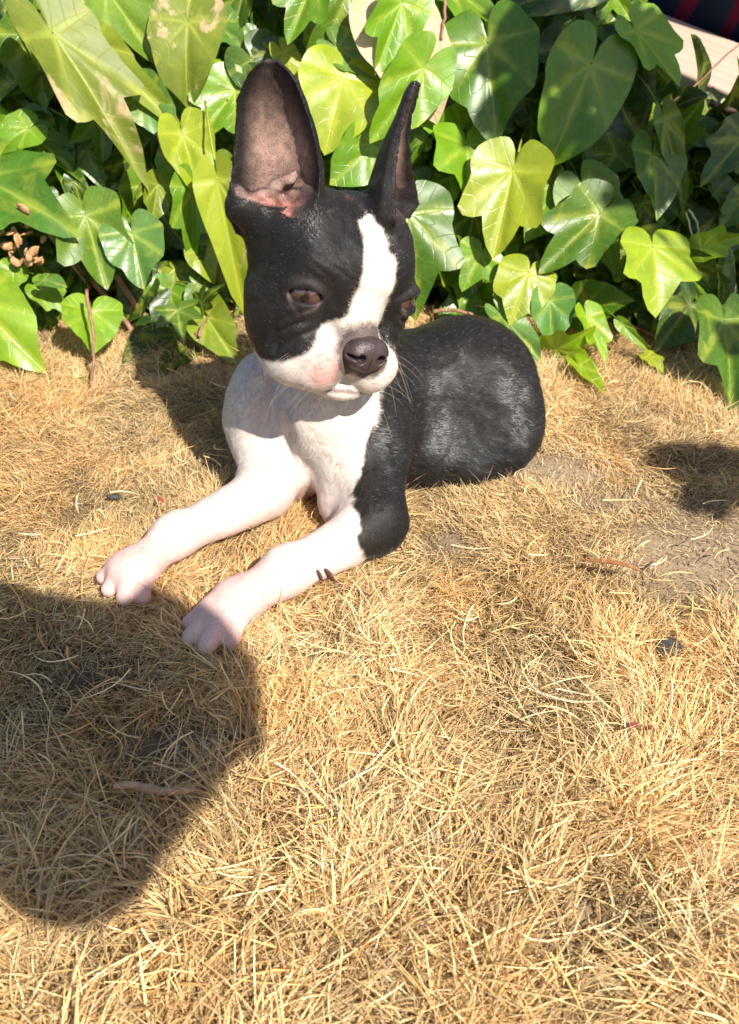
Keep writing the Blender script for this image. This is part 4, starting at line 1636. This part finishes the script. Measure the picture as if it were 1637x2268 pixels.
cc_ = at_y(1660, -40, 2.05)
o = cushion('cushion', tuple(Vector(E0) + Vector(dirE) * .02 - Vector(nE) * .10 + Vector((0, 0, .10))), (.40, .08, .22), M_CLOTH, 3)
o.rotation_euler = (0, 0, math.atan2(dirE[1], dirE[0]))
tag(o, 'dark navy cushion with dark red stripes beyond the timber ledge', 'cushion')
m = NT('white_paint')
M_WHITE = m.done(m.bsdf((.72, .68, .62, 1), .5, .4).outputs[0])
wp = at_y(1450, 12, 1.75)
vv, ff = tube([(.03, 0, -.02), (.0, 0, .10), (-.02, 0, .30), (-.03, 0, .6)], [.013, .013, .013, .013], 12)
gz = ground_h(np.array([wp[0]]), np.array([1.75]))[0]
vv, ff = tube([(-.035, 0, 0), (-.02, 0, .08), (.01, 0, .17), (.05, 0, .40), (.06, 0, .55)], [.014] * 5, 12)
o = mesh_np('pole', vv, ff, 3, M_WHITE)
o.location = (wp[0] - .0, 1.75, gz)
tag(o, 'white painted pole standing in front of the striped cushion', 'pole')

# ================================================================== small things on the lawn
def ground_pt(px, py, up_=.008):
    p = on_z(px, py, up_)
    return p


m = NT('bark_twig')
geo = m.n('NewGeometry').outputs['Position']
M_TWIG = m.done(m.bsdf(m.ramp(m.noise(260, 3, .6, geo), [(.3, (.28, .15, .08)), (.7, (.52, .34, .20))]), .7, .3).outputs[0])
a, b_ = ground_pt(252, 1742, .0145), ground_pt(432, 1752, .0150)
pts = [a + (b_ - a) * t + np.array([0, .0012 * math.sin(t * 7), .0006 * math.sin(t * 9)]) for t in np.linspace(0, 1, 12)]
v, f = tube(pts, [.0016, .0025, .0021, .0023, .0021, .0029, .0021, .0023, .0021, .0027, .0021, .0014], 8)
c0 = np.array(a)
tw = mesh_np('twig', v - c0, f, 3, M_TWIG)
tw.location = c0
tag(tw, 'short brown jointed twig lying in the shaded grass', 'twig')

m = NT('brown_leaf')
geo = m.n('NewGeometry').outputs['Position']
M_BRL = m.done(m.bsdf(m.ramp(m.noise(180, 3, .6, geo), [(.3, (.16, .06, .025)), (.7, (.36, .17, .07))]), .6, .3).outputs[0])


def sliver(name, A, B, w, mat, label, cat, arch=.004, group=None):
    A, B = np.asarray(A), np.asarray(B)
    d = B - A
    s_ = unit(np.cross(d, [0, 0, 1.]))
    n = 9
    V = []
    for i in range(n):
        t = i / (n - 1)
        ww = w * math.sin(math.pi * min(max(t, .04), .96)) ** .7
        mid = A + d * t + np.array([0, 0, arch * math.sin(math.pi * t)]) + s_ * w * .35 * math.sin(t * 5)
        for e, zc in ((-1, .5), (0, 0), (1, .6)):
            V.append(mid + s_ * ww * e * .5 + np.array([0, 0, zc * ww * .4]))
    V = np.array(V)
    top = V + np.array([0, 0, .0003])
    nV = len(V)
    F = []
    for i in range(n - 1):
        for k in range(2):
            q = i * 3 + k
            F.append((q, q + 1, q + 4, q + 3))
            F.append((q + nV, q + 3 + nV, q + 4 + nV, q + 1 + nV))
    o = mesh_np(name, np.concatenate([V, top]) - A, np.array(F), 4, mat)
    o.location = A
    tag(o, label, cat, group)
    return o


sliver('dead_leaf', ground_pt(1285, 1240, .012), ground_pt(1425, 1272, .011), .0050, M_BRL, 'narrow rusty brown dead leaf curled on the grass right of the puppy', 'leaf')
m = NT('dark_red')
M_RED = m.done(m.bsdf((.15, .035, .025, 1), .5, .4).outputs[0])
sliver('petal', ground_pt(1382, 1606, .012), ground_pt(1412, 1618, .012), .0062, M_RED, 'small dark red petal on the grass, left one of the pair', 'petal', .002)
sliver('petal', ground_pt(1424, 1612, .011), ground_pt(1448, 1622, .011), .0045, M_RED, 'small dark red petal on the grass, right one of the pair', 'petal', .002)
m = NT('bright_red')
M_RED2 = m.done(m.bsdf((.33, .06, .045, 1), .5, .4).outputs[0])
sliver('petal', ground_pt(530, 1166, .012), ground_pt(556, 1168, .012), .0030, M_RED2, 'tiny red scrap in the grass between the front legs', 'petal', .001)
sliver('petal', ground_pt(352, 1100, .012), ground_pt(362, 1116, .012), .0028, M_RED2, 'tiny red scrap in the grass left of the stretched leg', 'petal', .001)
m = NT('dark_chip')
geo = m.n('NewGeometry').outputs['Position']
M_CHIP = m.done(m.bsdf(m.ramp(m.noise(300, 3, .6, geo), [(.3, (.025, .022, .020)), (.7, (.085, .075, .066))]), .8, .3).outputs[0])


def stone(px, py, r, sq, label, seed):
    v, f = uv_sphere(r, 18, 12, sq)
    v = v * (1 + .25 * noise3(v + seed, r * .8, seed))[:, None]
    o = mesh_np('stone', v, f, 3, M_CHIP)
    p = ground_pt(px, py, r * sq[2] * .4 + .002)
    o.location = p
    tag(o, label, 'stone')


stone(1485, 1435, .0085, (1.1, .8, .6), 'dark grey stone half sunk in the grass on the right', 5)
stone(395, 2160, .0045, (1, .9, .8), 'small black pebble in the grass near the bottom edge', 8)
stone(252, 1100, .0040, (1.5, .7, .5), 'dark flat chip in the grass left of the stretched leg', 11)
# pebbles and crumbs on the bare earth
m = NT('soil_crumb')
geo = m.n('NewGeometry').outputs['Position']
M_CRUMB = m.done(m.bsdf(m.ramp(m.noise(60, 3, .6, geo), [(.3, (.09, .062, .042)), (.7, (.26, .19, .13))]), .9, .2).outputs[0])
V, F, no = [], [], 0
for cx, cy, rx, ry, st_ in BARE:
    for i in range(int(300 * rx * ry / .002)):
        q = np.array([cx + rng.normal(0, rx * .7), cy + rng.normal(0, ry * .7), 0])
        q[2] = ground_h(q[:1], q[1:2])[0]
        v, f = uv_sphere(rng.uniform(.0005, .0016), 6, 4, (1, rng.uniform(.6, 1), .7))
        V.append(v + q)
        F.append(f + no)
        no += len(v)
o = mesh_np('soil_crumbs', np.concatenate(V), np.concatenate(F), 3, M_CRUMB)
o['kind'] = 'stuff'
# dry stalk with two bracts leaning on the puppy's foreleg
m = NT('dark_bract')
M_BRACT = m.done(m.bsdf((.10, .050, .042, 1), .6, .3).outputs[0])
wd = empty('seed_stalk', ground_pt(800, 1300, .012))
tag(wd, 'small dry stalk with two dark seed cases leaning against the foreleg', 'seed stalk')
w0 = np.array(wd.location)


def on_dog(px, py, lift=.0012):      # first point of the puppy along a line of sight
    r = ray(px, py)
    t = np.linspace(.45, .95, 900)
    q = CC + r * t[:, None]
    d_ = field(q)
    i = np.argmax(d_ < lift) if (d_ < lift).any() else np.argmin(d_)
    return q[i]


pts = [ground_pt(822, 1322, .012), on_dog(785, 1300, .003), on_dog(756, 1292, .003), on_dog(742, 1285, .003)]
v, f = tube(pts, [.0006, .0007, .0007, .0006], 6)
mesh_np('stalk', v - w0, f, 3, M_TWIG, wd)
for (ax, ay), (bx, by), r in (((736, 1284), (722, 1262), .0036), ((742, 1288), (758, 1306), .0030), ((712, 1284), (704, 1264), .0026)):
    A, B = on_dog(ax, ay), on_dog(bx, by)
    v, f = uv_sphere(1, 10, 8)
    d = unit(B - A)
    R_ = np.array(Vector(d).to_track_quat('Z', 'Y').to_matrix())
    v = (v * np.array([r * .75, r * .5, np.linalg.norm(B - A) * .6])) @ R_.T + (A + B) / 2
    mesh_np('seed_case', v - w0, f, 3, M_BRACT, wd)

# ================================================================== unseen bush added on the right, leaves placed to shade ivy and lawn
shade_shrub = empty('shade_shrub', (.85, .30, 0))
tag(shade_shrub, 'unseen leafy bush added right of the lawn to shade the ivy', 'shade_shrub')
SO = np.array([.85, .30, 0])
SHV, SHF, no = [], [], 0
SPV, SPF, ns = [], [], 0
sdn = np.array(sdir)


def shade_src(tx, ty, tz, h):
    t = (h - tz) / sdn[2]
    return np.array([tx, ty, tz]) + sdn * t


targets = []
# ivy upper right, right column of ivy, and a patch of lawn at the right edge
for (px, py, spread, cnt) in ((1240, 70, .028, 32), (1390, 230, .040, 60), (1180, 190, .014, 7), (1600, 340, .034, 46), (1590, 440, .018, 12), (1330, 330, .016, 6), (1500, 60, .014, 4), (1100, 270, .008, 3)):
    c = at_y(px, py, ivy_y(py) - .02)
    for i in range(cnt):
        targets.append((c + rng.normal(0, spread, 3) * np.array([1, .5, 1]), rng.uniform(.62, .85)))
for i in range(40):
    c = on_z(1600, 1052) + np.array([rng.uniform(-.035, .10), rng.normal(0, .011), 0])
    targets.append((c, rng.uniform(.50, .62)))
for i in range(10):
    c = on_z(1750, 930) + np.array([rng.normal(0, .04) + .05, rng.normal(0, .05), 0])
    targets.append((c, rng.uniform(.50, .66)))
core, tf = tmpl['heart']
for c, h in targets:
    p = shade_src(*c, h)
    L = rng.uniform(.028, .045)
    nrm = unit(sdn + rng.normal(0, .35, 3))
    d = unit(rng.normal(0, 1, 3))
    d = unit(d - nrm * (d @ nrm))
    xx = np.cross(d, nrm)
    W = core[:, :1] * xx * L * .8 + core[:, 1:2] * d * L + core[:, 2:3] * nrm * L + p - d * L * .4
    SHV.append(W - SO)
    SHF.append(tf + no)
    no += len(W)
    root = np.array([.85 + rng.normal(0, .03), .30 + rng.normal(0, .03), h * .75])
    if rng.random() < .35:
        mid = (p + root) / 2 + np.array([0, 0, -.04])
        v, f = tube([root, mid, p], [.0022, .0016, .0008], 5)
        SPV.append(v - SO)
        SPF.append(f + ns)
        ns += len(v)
for i in range(500):
    p = np.array([.95, .2, .55]) + rng.normal(0, 1, 3) * np.array([.13, .14, .16])
    L = rng.uniform(.03, .05)
    nrm = unit(np.array([0, 0, 1.]) + rng.normal(0, .5, 3))
    d = unit(rng.normal(0, 1, 3))
    d = unit(d - nrm * (d @ nrm))
    xx = np.cross(d, nrm)
    W = core[:, :1] * xx * L * .8 + core[:, 1:2] * d * L + core[:, 2:3] * nrm * L + p
    SHV.append(W - SO)
    SHF.append(tf + no)
    no += len(W)
SHV = np.concatenate(SHV)
o = mesh_np('foliage', SHV, np.concatenate(SHF), 3, M_MASS, shade_shrub, color=np.repeat(np.array([[.05, .13, .02]]), len(SHV), 0))
o['kind'] = 'stuff'
v, f = tube([(0, 0, 0), (.01, .0, .2), (0, 0, .45), (.03, -.02, .62), (.08, -.06, .8)], [.017, .014, .012, .009, .004], 10)
SPV.append(v)
SPF.append(f + ns)
mesh_np('trunk', np.concatenate(SPV), np.concatenate(SPF), 3, M_STEM, shade_shrub)

# ================================================================== the photographer, crouching behind the camera
PR_KEEP2 = PR
PR = []
S = .05
cap((-.12, -.52, .24), (-.10, -.24, .72), .125, .130, S)       # trunk
cap((-.24, -.18, .82), (.05, -.13, .83), .065, .060, S)          # shoulders
cap((-.08, -.17, .84), (-.07, -.14, .93), .05, .048, .03)      # neck
ell((-.06, -.12, 1.02), (.078, .095, .115), .02)               # head
cap((.06, -.095, .83), (.174, -.028, .665), .062, .052, .03)  # right upper arm, elbow out


def src(px, py, h):       # where something must be to shade that spot of lawn
    return on_z(px, py) + sdn * (h / sdn[2])


cap(src(225, 1915, .56), src(310, 1770, .58), .017, .024, .012)
cap(src(385, 1740, .60), src(440, 1620, .63), .015, .026, .012)
cap(src(515, 1625, .65), src(470, 1480, .67), .015, .024, .010)
cap(src(330, 1330, .70), src(430, 1420, .68), .012, .018, .010)      # these lumps are added to shape the arm's shadow on the lawn
cap((.172, -.030, .66), (.105, -.040, .545), .052, .042, .03)
cap((.112, -.045, .545), (.055, .010, .508), .044, .028, .02)    # forearm
cap((.060, .020, .515), (.030, .012, .500), .026, .022, .015)
cap((-.24, -.18, .80), (-.26, -.06, .58), .060, .048, .03)     # left arm
cap((-.26, -.06, .58), (-.075, -.018, .50), .044, .028, .02)
for sx in (-.24, .06):
    cap((sx + .03, -.50, .22), (sx, -.14, .30), .095, .07, .04)
    cap((sx, -.14, .30), (sx + .02, -.40, .06), .062, .045, .03)
    cap((sx + .02, -.42, .045), (sx, -.22, .040), .042, .035, .02)
# fingers closed round the phone
for j in range(4):
    z = .478 + j * .014
    cap((.045, .012, z), (.030, -.020, z + .002), .0085, .0075, .004)
    cap((-.070, -.012, z), (-.034, -.022, z + .002), .0085, .0075, .004)
cap((.048, .0, .505), (.020, -.030, .512), .0095, .008, .004)
cap((-.066, -.02, .500), (-.030, -.032, .507), .0095, .008, .004)
pv, pf, _, _ = surface_nets(np.array([-.42, -.72, -.01]), np.array([.30, .12, 1.15]), .008)
g = gradient(pv, .002)
pv = pv - g * np.clip(field(pv), -.003, .003)[:, None]
PR = PR_KEEP2
pc = np.empty((len(pv), 3))
pc[:] = (.05, .07, .12)                                        # jacket
pc[pv[:, 2] < .36] = (.03, .035, .05)
skin_ = ((pv[:, 2] > .90)) | ((pv[:, 1] > -.02) & (np.abs(pv[:, 0]) < .085))
pc[skin_] = (.50, .30, .21)
hair_ = (pv[:, 2] > .99) & (pv[:, 1] < -.10) | (pv[:, 2] > 1.08)
pc[hair_] = (.03, .02, .012)
pc[(pv[:, 2] < .085)] = (.4, .4, .4)
m = NT('clothing')
M_PERS = m.done(m.bsdf(m.attr('tint').outputs['Color'], .8, .2).outputs[0])
person = empty('person', (-.06, -.40, 0))
tag(person, 'person in dark jacket crouching behind the camera with both hands on a phone', 'person')
mesh_np('body', pv - np.array([-.06, -.40, 0]), pf, 4, M_PERS, person, color=pc)
m = NT('phone_glass')
M_PH = m.done(m.bsdf((.02, .02, .025, 1), .15, .5).outputs[0])
ph = box_mesh('phone', (-.036, -.004, -.075), (.036, .004, .075), M_PH, None, .0035)
ph.matrix_basis = Matrix.Translation((0, -.018, .475)) @ Matrix.Rotation(-PITCH, 4, 'X')
tag(ph, 'black phone held upright in both hands of the crouching person', 'phone')
